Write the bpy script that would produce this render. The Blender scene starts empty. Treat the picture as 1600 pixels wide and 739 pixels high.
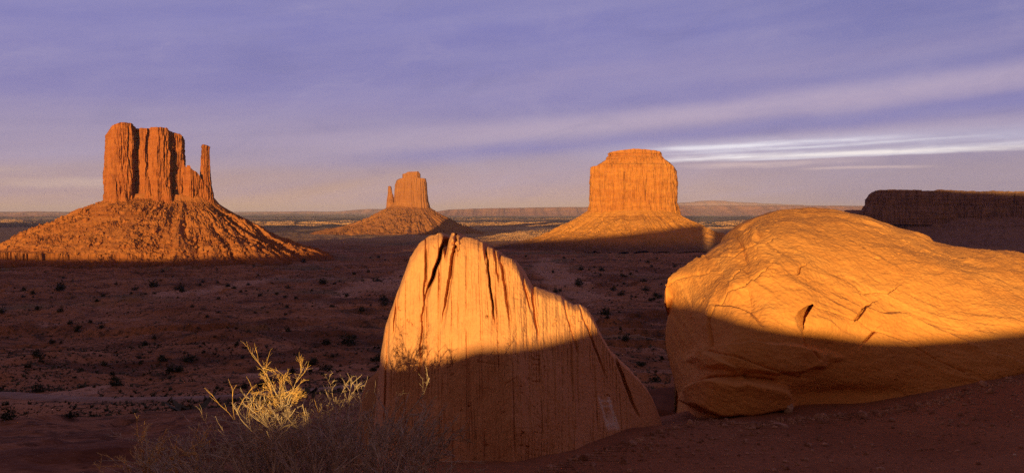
import bpy, math
import numpy as np
from mathutils import Vector

# ------------------------------------------------------------------ camera, sky, sun, exposure
# World frame: the camera's eye is the origin (z = 0), +Y is the view direction, metres.
W, H, F, HY = 1600.0, 739.0, 1386.0, 329.0     # size of the photograph, focal length and horizon in its pixels
AZ, EL = math.radians(12.5), math.radians(2.5)  # the sun shines towards this azimuth, from this elevation
SA, CA, TE = math.sin(AZ), math.cos(AZ), math.tan(EL)
scene = bpy.context.scene
DENOISE = False
COL = scene.collection

cam = bpy.data.cameras.new('camera')
cam_o = bpy.data.objects.new('camera', cam)
COL.objects.link(cam_o)
cam.sensor_width = 36.0
cam.lens = 36.0 * F / W
cam_o.rotation_euler = (math.radians(90), 0, 0)
cam.shift_y = -(H / 2 - HY) / W
cam.clip_start, cam.clip_end = 0.1, 300000.0
scene.camera = cam_o

scene.cycles.use_denoising = DENOISE
scene.view_settings.view_transform = 'Standard'
scene.view_settings.look = 'None'
scene.view_settings.exposure = 0.75
scene.view_settings.gamma = 1.0
scene.view_settings.use_curve_mapping = False

SUN_STRENGTH, SUN_COLOR = 5.0, (1.0, 0.70, 0.22)
SKY_STRENGTH = 0.05

sun = bpy.data.lights.new('sun', 'SUN')
sun.energy, sun.color, sun.angle = SUN_STRENGTH, SUN_COLOR, math.radians(0.4)
sun_o = bpy.data.objects.new('sun', sun)
COL.objects.link(sun_o)
sun_o.rotation_euler = Vector((SA * math.cos(EL), CA * math.cos(EL), -math.sin(EL))).to_track_quat('-Z', 'Y').to_euler()


class NG:
    """small helper round a node tree"""
    def __init__(self, tree):
        self.t, self.n, self.l = tree, tree.nodes, tree.links
        self.n.clear()

    def node(self, kind, **kw):
        nd = self.n.new(kind)
        for k, v in kw.items():
            setattr(nd, k, v)
        return nd

    def put(self, sock, v):
        if hasattr(v, 'is_linked') or isinstance(v, bpy.types.NodeSocket):
            self.l.new(v, sock)
        elif v is not None:
            if sock.type == 'RGBA' and hasattr(v, '__len__') and len(v) == 3:
                v = (*v, 1.0)
            sock.default_value = v

    def math(self, op, a, b=None, c=None, clamp=False):
        nd = self.node('ShaderNodeMath', operation=op, use_clamp=clamp)
        for s, v in zip(nd.inputs, (a, b, c)):
            self.put(s, v)
        return nd.outputs[0]

    def vmath(self, op, a, b=None):
        nd = self.node('ShaderNodeVectorMath', operation=op)
        self.put(nd.inputs[0], a)
        self.put(nd.inputs[1], b)
        return nd.outputs[0]

    def xyz(self, x, y, z):
        nd = self.node('ShaderNodeCombineXYZ')
        for s, v in zip(nd.inputs, (x, y, z)):
            self.put(s, v)
        return nd.outputs[0]

    def sep(self, v):
        nd = self.node('ShaderNodeSeparateXYZ')
        self.put(nd.inputs[0], v)
        return nd.outputs

    def mix(self, f, a, b, blend='MIX'):
        nd = self.node('ShaderNodeMix', data_type='RGBA', blend_type=blend)
        self.put(nd.inputs[0], f)
        self.put(nd.inputs[6], a)
        self.put(nd.inputs[7], b)
        return nd.outputs[2]

    def noise(self, vec, scale, detail=4.0, rough=0.55, dist=0.0):
        nd = self.node('ShaderNodeTexNoise')
        self.put(nd.inputs['Vector'], vec)
        self.put(nd.inputs['Scale'], scale)
        nd.inputs['Detail'].default_value = detail
        nd.inputs['Roughness'].default_value = rough
        nd.inputs['Distortion'].default_value = dist
        return nd.outputs['Fac']

    def step(self, v, lo, hi, a=0.0, b=1.0):
        nd = self.node('ShaderNodeMapRange', interpolation_type='SMOOTHSTEP')
        for s, x in zip(nd.inputs, (v, lo, hi, a, b)):
            self.put(s, x)
        return nd.outputs[0]

    def ramp(self, v, stops):
        nd = self.node('ShaderNodeValToRGB')
        self.put(nd.inputs[0], v)
        e = nd.color_ramp.elements
        while len(e) < len(stops):
            e.new(0.5)
        for el, (p, c) in zip(e, stops):
            el.position = p
            el.color = (*c, 1.0)
        return nd.outputs[0]


def build_sky():
    w = bpy.data.worlds.new('World')
    scene.world = w
    w.use_nodes = True
    g = NG(w.node_tree)
    sky = g.node('ShaderNodeTexSky', sky_type='NISHITA')
    sky.sun_disc = False
    sky.sun_elevation = EL
    sky.sun_rotation = math.pi + AZ
    sky.altitude = 1700.0
    sky.dust_density = 2.0
    bg1 = g.node('ShaderNodeBackground')
    g.put(bg1.inputs[0], sky.outputs[0])
    bg1.inputs[1].default_value = SKY_STRENGTH
    # high cloud veil, laid out by azimuth and elevation of the sky direction (world axes)
    d = g.node('ShaderNodeTexCoord').outputs['Generated']
    x, y, z = g.sep(d)
    az = g.math('ARCTAN2', x, y)
    el = g.math('ARCSINE', z)
    grad = g.ramp(g.math('MULTIPLY', el, 1.0 / 1.0), [
        (0.0, (0.39, 0.235, 0.17)), (0.025, (0.33, 0.215, 0.185)), (0.06, (0.225, 0.178, 0.255)),
        (0.12, (0.168, 0.145, 0.30)), (0.20, (0.150, 0.139, 0.315)), (0.30, (0.134, 0.130, 0.28)), (0.55, (0.10, 0.08, 0.14)), (1.0, (0.075, 0.055, 0.08))])
    back = g.step(y, 0.30, -0.35)
    grad_back = g.ramp(el, [(0.0, (0.75, 0.30, 0.10)), (0.15, (0.50, 0.20, 0.075)), (0.45, (0.22, 0.10, 0.06)), (1.0, (0.10, 0.06, 0.07))])
    # right part of the sky is bluer and darker
    rightness = g.step(az, 0.05, 0.5)
    lowright = g.math('MULTIPLY', rightness, g.step(el, 0.10, 0.0))
    grad = g.mix(g.math('MULTIPLY', lowright, 0.9), grad, (0.195, 0.168, 0.24))
    grad = g.mix(g.math('MULTIPLY', rightness, g.step(el, 0.08, 0.2, 0, 0.75)), grad, (0.092, 0.095, 0.255))
    # broad soft streaks that climb towards the right
    elt = g.math('SUBTRACT', el, g.math('MULTIPLY', g.math('ADD', az, 0.35), 0.095))
    big = g.noise(g.xyz(g.math('MULTIPLY', az, 1.3), g.math('MULTIPLY', elt, 16.0), 3.7), 1.0, 3.0, 0.5, 0.3)
    cloudy = g.math('MULTIPLY', g.step(big, 0.42, 0.72), 0.6)
    c = g.mix(g.math('MULTIPLY', cloudy, g.step(el, 0.26, 0.1)), grad, (0.27, 0.215, 0.32))
    dark = g.math('MULTIPLY', g.step(big, 0.5, 0.28), 0.35)
    c = g.mix(dark, c, (0.115, 0.108, 0.28))

    def band(centre, slope, half, strength, colour, lo=None, hi=None, ragged=0.012, seed=0.0, fray=0.35):
        nonlocal c
        wob = g.noise(g.xyz(g.math('MULTIPLY', az, 5.0), g.math('MULTIPLY', el, 9.0), seed), 1.0, 5.0, 0.62)
        e0 = g.math('SUBTRACT', el, g.math('ADD', g.math('MULTIPLY', az, slope), centre))
        tilt = g.math('SUBTRACT', el, g.math('MULTIPLY', az, slope))
        e0 = g.math('ADD', e0, g.math('MULTIPLY', g.math('SUBTRACT', wob, 0.5), ragged))
        m = g.step(g.math('ABSOLUTE', e0), half, 0.0)
        if lo:
            m = g.math('MULTIPLY', m, g.step(az, *lo))
        if hi:
            m = g.math('MULTIPLY', m, g.step(az, *hi))
        fine = g.noise(g.xyz(g.math('MULTIPLY', az, 7.0), g.math('MULTIPLY', tilt, 0.55 / half), seed + 5.0), 1.0, 6.0, 0.68, 0.4)
        m = g.math('MULTIPLY', m, g.step(fine, 0.30, 0.66, 1.0 - fray, 1.0))
        c = g.mix(g.math('MULTIPLY', m, strength), c, colour)
    # pale mauve band climbing right, blue gap under it, then the bright low cirrus
    band(0.088, 0.085, 0.022, 0.70, (0.34, 0.265, 0.345), lo=(-0.35, 0.1), ragged=0.022, seed=1.0)
    band(0.068, 0.075, 0.016, 0.65, (0.125, 0.12, 0.31), lo=(-0.3, 0.0), ragged=0.012, seed=2.0)
    band(0.056, 0.060, 0.012, 0.60, (0.33, 0.275, 0.37), lo=(0.0, 0.3), ragged=0.014, seed=3.0)
    band(0.0650, 0.014, 0.0150, 0.70, (0.40, 0.38, 0.49), lo=(0.05, 0.25), ragged=0.012, seed=14.0, fray=0.5)
    band(0.0613, 0.036, 0.0046, 0.80, (0.62, 0.60, 0.65), lo=(0.14, 0.20), hi=(0.46, 0.34), ragged=0.008, seed=4.0, fray=0.8)
    band(0.0560, 0.036, 0.0022, 0.80, (0.60, 0.58, 0.62), lo=(0.15, 0.22), hi=(0.52, 0.40), ragged=0.006, seed=24.0, fray=0.85)
    band(0.0524, 0.025, 0.0052, 0.85, (0.74, 0.70, 0.71), lo=(0.12, 0.20), hi=(0.62, 0.44), ragged=0.008, seed=5.0, fray=0.75)
    band(0.0565, 0.010, 0.0042, 0.80, (0.76, 0.70, 0.65), lo=(0.24, 0.36), ragged=0.007, seed=15.0, fray=0.8)
    band(0.0490, 0.022, 0.0022, 0.70, (0.55, 0.52, 0.58), lo=(0.20, 0.30), hi=(0.50, 0.42), ragged=0.006, seed=25.0, fray=0.9)
    band(0.0440, 0.020, 0.0050, 0.7, (0.47, 0.355, 0.35), lo=(0.16, 0.24), hi=(0.42, 0.30), ragged=0.012, seed=6.0, fray=0.8)
    band(0.0430, 0.004, 0.0025, 0.6, (0.50, 0.37, 0.34), lo=(0.30, 0.34), hi=(0.46, 0.40), ragged=0.006, seed=16.0, fray=0.7)
    band(0.0310, 0.006, 0.0080, 0.65, (0.50, 0.36, 0.27), lo=(-0.56, -0.44), hi=(-0.36, -0.44), ragged=0.014, seed=7.0, fray=0.8)
    band(0.0400, 0.000, 0.0060, 0.4, (0.44, 0.335, 0.29), hi=(-0.44, -0.58), ragged=0.012, seed=8.0, fray=0.6)
    # fine mottling
    fine = g.noise(g.xyz(g.math('MULTIPLY', az, 6.0), g.math('MULTIPLY', elt, 40.0), 9.0), 1.0, 5.0, 0.6)
    c = g.mix(g.step(fine, 0.3, 0.7, 0.0, 0.16), c, (0.29, 0.25, 0.36))
    puff = g.noise(g.xyz(g.math('MULTIPLY', az, 9.0), g.math('MULTIPLY', elt, 22.0), 12.0), 1.0, 7.0, 0.68, 0.5)
    c = g.mix(g.step(puff, 0.50, 0.75, 0.0, 0.20), c, (0.10, 0.095, 0.22))
    c = g.mix(g.step(puff, 0.48, 0.25, 0.0, 0.16), c, (0.32, 0.265, 0.36))
    c = g.mix(back, c, grad_back)
    bg2 = g.node('ShaderNodeBackground')
    g.put(bg2.inputs[0], c)
    bg2.inputs[1].default_value = 1.0
    # the veil thins towards the setting sun behind the camera
    behind = g.step(y, 0.25, -0.4)
    mixn = g.node('ShaderNodeMixShader')
    g.put(mixn.inputs[0], g.math('SUBTRACT', 0.9, g.math('MULTIPLY', behind, 0.5)))
    g.l.new(bg1.outputs[0], mixn.inputs[1])
    g.l.new(bg2.outputs[0], mixn.inputs[2])
    out = g.node('ShaderNodeOutputWorld')
    g.l.new(mixn.outputs[0], out.inputs[0])


build_sky()

# ------------------------------------------------------------------ noise and mesh helpers
def _hash(ix, iy, iz, seed):
    h = (ix.astype(np.uint32) * np.uint32(374761393) + iy.astype(np.uint32) * np.uint32(668265263)
         + iz.astype(np.uint32) * np.uint32(2147483647 - 58) + np.uint32(seed * 974711 + 13))
    h = (h ^ (h >> np.uint32(13))) * np.uint32(1274126177)
    h = (h ^ (h >> np.uint32(15))) * np.uint32(2246822519)
    return h ^ (h >> np.uint32(16))


def gnoise(x, y, z, seed=0):
    """gradient noise, about -1..1"""
    x, y, z = np.broadcast_arrays(np.asarray(x, float), np.asarray(y, float), np.asarray(z, float))
    fx, fy, fz = np.floor(x), np.floor(y), np.floor(z)
    ix, iy, iz = fx.astype(np.int64), fy.astype(np.int64), fz.astype(np.int64)
    dx, dy, dz = x - fx, y - fy, z - fz
    u, v, w = (t * t * t * (t * (t * 6 - 15) + 10) for t in (dx, dy, dz))
    res = 0.0
    for a in (0, 1):
        for b in (0, 1):
            for c in (0, 1):
                h = _hash(ix + a, iy + b, iz + c, seed)
                gx = (h & np.uint32(1023)) / 511.5 - 1
                gy = ((h >> np.uint32(10)) & np.uint32(1023)) / 511.5 - 1
                gz = ((h >> np.uint32(20)) & np.uint32(1023)) / 511.5 - 1
                wgt = (u if a else 1 - u) * (v if b else 1 - v) * (w if c else 1 - w)
                res = res + wgt * (gx * (dx - a) + gy * (dy - b) + gz * (dz - c))
    return res * 1.4


def fbm(x, y, z, oct=4, seed=0, gain=0.5, lac=2.03):
    s, a = 0.0, 1.0
    x, y, z = np.asarray(x, float), np.asarray(y, float), np.asarray(z, float)
    for k in range(oct):
        s = s + a * gnoise(x, y, z, seed + k * 7)
        x, y, z, a = x * lac + 3.1, y * lac - 1.7, z * lac + 0.9, a * gain
    return s


def ridged(x, y, z, oct=4, seed=0, gain=0.5):
    s, a = 0.0, 1.0
    x, y, z = np.asarray(x, float), np.asarray(y, float), np.asarray(z, float)
    for k in range(oct):
        s = s + a * (1 - 2.2 * np.abs(gnoise(x, y, z, seed + k * 5)))
        x, y, z, a = x * 2.07 + 1.3, y * 2.07 - 2.1, z * 2.07 + 4.2, a * gain
    return s


def sstep(x, a, b):
    t = np.clip((x - a) / (b - a), 0, 1)
    return t * t * (3 - 2 * t)


def lut(x, pts):
    p = np.array(pts, float)
    return np.interp(x, p[:, 0], p[:, 1])


def grid_faces(nu, nv, closed_u=False):
    iu = np.arange(nu if closed_u else nu - 1)
    iv = np.arange(nv - 1)
    a, b = np.meshgrid(iu, iv, indexing='ij')
    a2 = (a + 1) % nu
    f = np.stack([a * nv + b, a2 * nv + b, a2 * nv + b + 1, a * nv + b + 1], -1)
    return f.reshape(-1, 4)


def mesh_from(name, verts, faces, smooth=True, attr=None):
    """verts (N,3); faces: array (M,k) or list of such arrays"""
    me = bpy.data.meshes.new(name)
    verts = np.asarray(verts, np.float32).reshape(-1, 3)
    flist = faces if isinstance(faces, list) else [faces]
    flist = [np.asarray(f, np.int32) for f in flist if len(f)]
    me.vertices.add(len(verts))
    me.vertices.foreach_set('co', verts.ravel())
    nl = sum(f.size for f in flist)
    nf = sum(len(f) for f in flist)
    me.loops.add(nl)
    me.loops.foreach_set('vertex_index', np.concatenate([f.ravel() for f in flist]))
    tot = np.concatenate([np.full(len(f), f.shape[1], np.int32) for f in flist])
    start = np.concatenate([[0], np.cumsum(tot)[:-1]]).astype(np.int32)
    me.polygons.add(nf)
    me.polygons.foreach_set('loop_start', start)
    me.polygons.foreach_set('loop_total', tot)
    me.polygons.foreach_set('use_smooth', np.full(nf, smooth, bool))
    if attr:
        for k, v in attr.items():
            at = me.attributes.new(k, 'FLOAT', 'POINT')
            at.data.foreach_set('value', np.asarray(v, np.float32).ravel())
    me.update(calc_edges=True)
    me.validate()
    return me


def link(name, me, mat, parent=None, loc=None):
    o = bpy.data.objects.new(name, me)
    COL.objects.link(o)
    if mat and not me.materials:
        me.materials.append(mat)
    if parent:
        o.parent = parent
    if loc is not None:
        o.location = loc
    return o


def tag(o, label=None, cat=None, group=None, kind=None):
    for k, v in (('label', label), ('category', cat), ('group', group), ('kind', kind)):
        if v:
            o[k] = v
    return o


def empty(name, loc):
    o = bpy.data.objects.new(name, None)
    COL.objects.link(o)
    o.location = loc
    return o


def copy_tree(o, parent=None):
    c = o.copy()
    COL.objects.link(c)
    c.parent = parent
    for ch in list(o.children):
        copy_tree(ch, c)
    return c


def px(x, y, Y):
    """photograph pixel at distance Y -> point"""
    return np.array([(x - 800) / F * Y, Y, (HY - y) / F * Y])


# ------------------------------------------------------------------ materials
def rock_mat(name, base, light, dark, unit, strata=1.0, streak=0.6, bump=0.6, rough=0.95, mottling=0.5, stain_attr=None,
             strata_dir=None, strata_amt=0.5, fine=1.0, bdist=0.35, foot=None):
    """unit: metres of one noise cell. Colour follows strata (height) and vertical streaks, never the light."""
    m = bpy.data.materials.new(name)
    m.use_nodes = True
    g = NG(m.node_tree)
    p = g.node('ShaderNodeNewGeometry').outputs['Position']
    x, y, z = g.sep(p)
    u = 1.0 / unit
    warp = g.noise(p, u * 0.35, 3.0)
    zz = z
    if strata_dir is not None:
        a, b, c = strata_dir
        zz = g.math('ADD', g.math('ADD', g.math('MULTIPLY', x, a), g.math('MULTIPLY', y, b)), g.math('MULTIPLY', z, c))
    sv = g.xyz(g.math('MULTIPLY', x, 0.06 * u), g.math('MULTIPLY', y, 0.06 * u),
               g.math('ADD', g.math('MULTIPLY', zz, u * strata), g.math('MULTIPLY', warp, 1.6)))
    bands = g.noise(sv, 1.0, 4.0, 0.6)
    vs = g.xyz(g.math('MULTIPLY', x, u * 1.4), g.math('MULTIPLY', y, u * 1.4), g.math('MULTIPLY', z, u * 0.10))
    streaks = g.noise(vs, 1.0, 4.0, 0.6, 0.3)
    mott = g.noise(p, u * 0.8, 5.0, 0.62)
    grain = g.noise(p, u * 9.0 * fine, 4.0, 0.7)
    c = g.mix(g.step(bands, 0.35, 0.65, 0, strata_amt), base, light)
    c = g.mix(g.step(streaks, 0.50, 0.75, 0, streak), c, dark)
    c = g.mix(g.step(mott, 0.5, 0.75, 0, mottling), c, dark)
    c = g.mix(g.step(mott, 0.48, 0.25, 0, mottling * 0.8), c, light)
    c = g.mix(g.step(grain, 0.35, 0.7, 0, 0.22), c, dark)
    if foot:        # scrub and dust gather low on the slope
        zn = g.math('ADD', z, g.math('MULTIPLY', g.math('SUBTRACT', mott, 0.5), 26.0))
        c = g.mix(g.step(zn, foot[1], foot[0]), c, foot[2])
    if stain_attr:
        at = g.node('ShaderNodeAttribute', attribute_name=stain_attr)
        c = g.mix(at.outputs['Fac'], c, (0.80, 0.66, 0.60))
    bs = g.node('ShaderNodeBsdfPrincipled')
    g.put(bs.inputs['Base Color'], c)
    bs.inputs['Roughness'].default_value = rough
    bs.inputs['Specular IOR Level'].default_value = 0.12
    hgt = g.math('ADD', g.math('MULTIPLY', streaks, 0.5 * (streak > 0)), g.math('MULTIPLY', bands, 0.6))
    hgt = g.math('ADD', hgt, g.math('ADD', g.math('MULTIPLY', mott, 0.8), g.math('MULTIPLY', grain, 0.25)))
    bn = g.node('ShaderNodeBump')
    bn.inputs['Strength'].default_value = bump
    bn.inputs['Distance'].default_value = unit * bdist
    g.put(bn.inputs['Height'], hgt)
    g.l.new(bn.outputs[0], bs.inputs['Normal'])
    out = g.node('ShaderNodeOutputMaterial')
    g.l.new(bs.outputs[0], out.inputs[0])
    return m


def plain_mat(name, a, b, scale, rough=0.9, detail=4.0, spec=0.15):
    m = bpy.data.materials.new(name)
    m.use_nodes = True
    g = NG(m.node_tree)
    p = g.node('ShaderNodeTexCoord').outputs['Object']
    n = g.noise(p, scale, detail, 0.6)
    bs = g.node('ShaderNodeBsdfPrincipled')
    g.put(bs.inputs['Base Color'], g.mix(g.step(n, 0.35, 0.65), a, b))
    bs.inputs['Roughness'].default_value = rough
    bs.inputs['Specular IOR Level'].default_value = spec
    out = g.node('ShaderNodeOutputMaterial')
    g.l.new(bs.outputs[0], out.inputs[0])
    return m


def ground_mat():
    """red sand and rock: near sand, then valley floor with scrub patches and pale sand flats, by world position"""
    m = bpy.data.materials.new('red_desert_ground')
    m.use_nodes = True
    g = NG(m.node_tree)
    p = g.node('ShaderNodeNewGeometry').outputs['Position']
    x, y, z = g.sep(p)
    dist = g.math('SQRT', g.math('ADD', g.math('MULTIPLY', x, x), g.math('MULTIPLY', y, y)))
    # near sand
    n1 = g.noise(p, 1.1, 6.0, 0.65)
    n2 = g.noise(p, 22.0, 5.0, 0.7)
    n3 = g.noise(p, 140.0, 3.0, 0.7)
    sand = g.mix(g.step(n1, 0.35, 0.7), (0.36, 0.140, 0.072), (0.27, 0.098, 0.050))
    sand = g.mix(g.step(n2, 0.4, 0.7, 0, 0.5), sand, (0.17, 0.062, 0.036))
    sand = g.mix(g.step(n3, 0.62, 0.75, 0, 0.5), sand, (0.50, 0.30, 0.20))
    # valley floor
    near_rock = g.step(dist, 18.0, 34.0)
    v1 = g.noise(p, 0.0042, 6.0, 0.6, 0.4)
    v2 = g.noise(p, 0.022, 6.0, 0.65)
    v3 = g.noise(p, 0.12, 5.0, 0.7)
    v4 = g.noise(p, 0.55, 4.0, 0.7)
    flat = g.xyz(g.math('MULTIPLY', x, 0.0016), g.math('MULTIPLY', y, 0.0055), 0.0)
    v5 = g.noise(flat, 1.0, 5.0, 0.6)
    floor = g.mix(g.step(v2, 0.35, 0.65), (0.30, 0.112, 0.052), (0.40, 0.155, 0.075))
    v6 = g.noise(g.xyz(g.math('MULTIPLY', x, 0.0045), g.math('MULTIPLY', y, 0.019), 4.0), 1.0, 6.0, 0.65, 0.5)
    floor = g.mix(g.step(v6, 0.50, 0.62, 0, 0.75), floor, (0.12, 0.040, 0.020))
    floor = g.mix(g.step(v6, 0.50, 0.36, 0, 0.8), floor, (0.48, 0.20, 0.105))
    floor = g.mix(g.step(v1, 0.52, 0.66, 0, 0.75), floor, (0.17, 0.120, 0.062))     # grey-green scrub
    floor = g.mix(g.step(v5, 0.56, 0.68, 0, 0.7), floor, (0.36, 0.19, 0.135))       # pale pink sand
    floor = g.mix(g.step(v3, 0.50, 0.66, 0, 0.85), floor, (0.060, 0.032, 0.022))
    floor = g.mix(g.step(v4, 0.53, 0.64, 0, 0.8), floor, (0.050, 0.032, 0.020))
    floor = g.mix(g.step(v4, 0.36, 0.26, 0, 0.5), floor, (0.33, 0.18, 0.125))
    # pale sand flats where the mesh says so
    at = g.node('ShaderNodeAttribute', attribute_name='pale_sand').outputs['Fac']
    floor = g.mix(g.math('MULTIPLY', at, g.step(v4, 0.68, 0.45)), floor, (0.52, 0.26, 0.17))
    # far plain: grassland tones striped dark and pale in place of shadow and sun
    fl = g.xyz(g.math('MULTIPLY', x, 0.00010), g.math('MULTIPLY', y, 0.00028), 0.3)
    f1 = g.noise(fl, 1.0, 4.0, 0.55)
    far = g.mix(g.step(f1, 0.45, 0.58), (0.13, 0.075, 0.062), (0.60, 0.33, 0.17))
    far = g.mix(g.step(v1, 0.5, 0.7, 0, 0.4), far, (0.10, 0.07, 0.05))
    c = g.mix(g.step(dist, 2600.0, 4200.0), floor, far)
    sand = g.mix(g.math('MULTIPLY', near_rock, g.step(v4, 0.48, 0.60, 0, 0.8)), sand, (0.10, 0.036, 0.022))
    sand = g.mix(g.math('MULTIPLY', near_rock, g.step(v3, 0.46, 0.58, 0, 0.7)), sand, (0.14, 0.046, 0.028))
    c = g.mix(g.step(g.math('ADD', dist, g.math('MULTIPLY', v3, 40.0)), 70.0, 110.0), sand, c)
    bs = g.node('ShaderNodeBsdfPrincipled')
    g.put(bs.inputs['Base Color'], c)
    bs.inputs['Roughness'].default_value = 0.97
    bs.inputs['Specular IOR Level'].default_value = 0.08
    bn = g.node('ShaderNodeBump')
    bn.inputs['Strength'].default_value = 0.8
    bn.inputs['Distance'].default_value = 0.02
    g.put(bn.inputs['Height'], g.math('ADD', g.math('MULTIPLY', n2, 1.0), g.math('MULTIPLY', n3, 0.35)))
    bn2 = g.node('ShaderNodeBump')
    bn2.inputs['Strength'].default_value = 1.0
    bn2.inputs['Distance'].default_value = 2.0
    g.put(bn2.inputs['Height'], g.math('MULTIPLY', g.math('ADD', v3, g.math('MULTIPLY', v4, 0.4)), g.step(dist, 20.0, 60.0)))
    g.l.new(bn.outputs[0], bn2.inputs['Normal'])
    bn3 = g.node('ShaderNodeBump')
    bn3.inputs['Strength'].default_value = 1.0
    bn3.inputs['Distance'].default_value = 60.0
    g.put(bn3.inputs['Height'], g.math('MULTIPLY', g.noise(p, 0.02, 5.0, 0.7), g.step(dist, 2000.0, 4000.0)))
    g.l.new(bn2.outputs[0], bn3.inputs['Normal'])
    g.l.new(bn3.outputs[0], bs.inputs['Normal'])
    out = g.node('ShaderNodeOutputMaterial')
    g.l.new(bs.outputs[0], out.inputs[0])
    return m


M_GROUND = ground_mat()
M_WEST = rock_mat('deep_red_sandstone', (0.31, 0.085, 0.030), (0.42, 0.135, 0.045), (0.11, 0.032, 0.016), 12.0, streak=0.7, bump=1.0, strata=1.6)
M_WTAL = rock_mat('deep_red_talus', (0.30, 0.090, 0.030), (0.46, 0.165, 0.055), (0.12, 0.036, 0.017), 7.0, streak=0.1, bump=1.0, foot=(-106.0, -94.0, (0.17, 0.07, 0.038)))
M_EAST = rock_mat('far_red_sandstone', (0.28, 0.10, 0.042), (0.36, 0.14, 0.055), (0.15, 0.05, 0.025), 22.0, streak=0.5, bump=0.7)
M_MERR = rock_mat('orange_sandstone', (0.40, 0.135, 0.036), (0.54, 0.22, 0.06), (0.16, 0.050, 0.018), 11.0, streak=0.9, bump=1.0)
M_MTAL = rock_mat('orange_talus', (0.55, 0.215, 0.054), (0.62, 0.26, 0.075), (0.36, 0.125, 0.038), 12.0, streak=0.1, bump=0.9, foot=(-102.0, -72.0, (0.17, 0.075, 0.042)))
M_MESA = rock_mat('dark_mesa_sandstone', (0.26, 0.130, 0.095), (0.36, 0.19, 0.135), (0.12, 0.06, 0.048), 18.0, streak=0.8, bump=1.0, strata=1.3)
M_HILL = rock_mat('far_hill_rock', (0.48, 0.20, 0.145), (0.54, 0.25, 0.175), (0.34, 0.145, 0.115), 300.0, streak=0.3, bump=0.5)
M_SLAB = rock_mat('striated_pale_sandstone', (0.60, 0.268, 0.135), (0.68, 0.335, 0.175), (0.40, 0.155, 0.080), 0.035, strata=0.3,
                  streak=0.25, bump=0.6, strata_amt=0.3, mottling=0.25, stain_attr='scar', fine=0.5, bdist=0.5)
M_ROCK = rock_mat('smooth_orange_sandstone', (0.62, 0.248, 0.076), (0.70, 0.315, 0.105), (0.38, 0.120, 0.040), 0.30, strata=3.0,
                  streak=0.0, bump=0.45, strata_amt=0.5, mottling=0.3, strata_dir=(0.36, -0.25, 0.9))
M_STONE = plain_mat('red_stone', (0.46, 0.24, 0.16), (0.20, 0.08, 0.05), 9.0)
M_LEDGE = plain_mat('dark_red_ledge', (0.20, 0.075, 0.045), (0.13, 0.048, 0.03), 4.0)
M_PALE = plain_mat('pale_stone', (0.52, 0.34, 0.25), (0.40, 0.22, 0.15), 14.0)
M_ROAD = plain_mat('packed_dirt_road', (0.33, 0.175, 0.125), (0.22, 0.105, 0.07), 0.35)
M_LIT_TWIG = plain_mat('sunlit_twig', (0.86, 0.54, 0.20), (0.68, 0.38, 0.15), 30.0)  # golden sunlight put into the colour; twigs in shade use the grey
M_STEM = plain_mat('grey_twig', (0.58, 0.42, 0.31), (0.34, 0.23, 0.17), 25.0)
M_BUSH = plain_mat('dark_juniper_leaf', (0.030, 0.032, 0.018), (0.050, 0.046, 0.026), 3.0)
M_SCRUB = plain_mat('grey_scrub_leaf', (0.055, 0.046, 0.030), (0.095, 0.075, 0.048), 1.0)
M_GRASS = plain_mat('dry_plain_grass', (0.52, 0.27, 0.15), (0.38, 0.19, 0.115), 0.002)
M_BARK = plain_mat('juniper_bark', (0.12, 0.08, 0.06), (0.07, 0.05, 0.04), 6.0)

# ------------------------------------------------------------------ ground
PROFILE = [(0, -1.7), (7, -1.72), (9, -2.2), (12, -3.6), (20, -6.6), (30, -9.4), (45, -12.2), (55, -13.4), (62, -15.3), (80, -20.4), (110, -25.5),
           (135, -28.4), (160, -31.6), (180, -34), (300, -47), (500, -63), (800, -81), (1200, -96), (1800, -106), (2500, -110),
           (4500, -114), (8000, -116), (20000, -116), (120000, -116)]
PR = np.array(PROFILE)
LPX, LPZ = np.log(np.maximum(PR[:, 0], 1.0)), PR[:, 1]

ROAD_PX = [(-60, 612), (60, 622), (180, 626), (300, 625), (400, 618), (470, 612), (540, 606), (600, 598), (660, 588), (740, 580)]


def shade_berm(u):
    """crest height of the unseen rise behind the camera, shaped to cast the foreground shadow edge, along the line s = -10"""
    return lut(u, [(-60, 6), (-12, 2.5), (-6, 0.9), (-4.2, -0.1), (-3.4, -0.40), (-2.9, -0.42), (-2.4, -0.47), (-1.95, -0.43), (-1.75, -0.28), (-1.4, -0.32),
                   (-0.84, -0.20), (-0.3, -0.12), (-0.05, -0.13), (0.54, -0.25), (0.97, -0.31), (1.6, -0.40), (2.16, -0.37), (2.7, -0.32), (4, -0.2),
                   (7, 1.0), (14, 2.5), (60, 6)])


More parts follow.
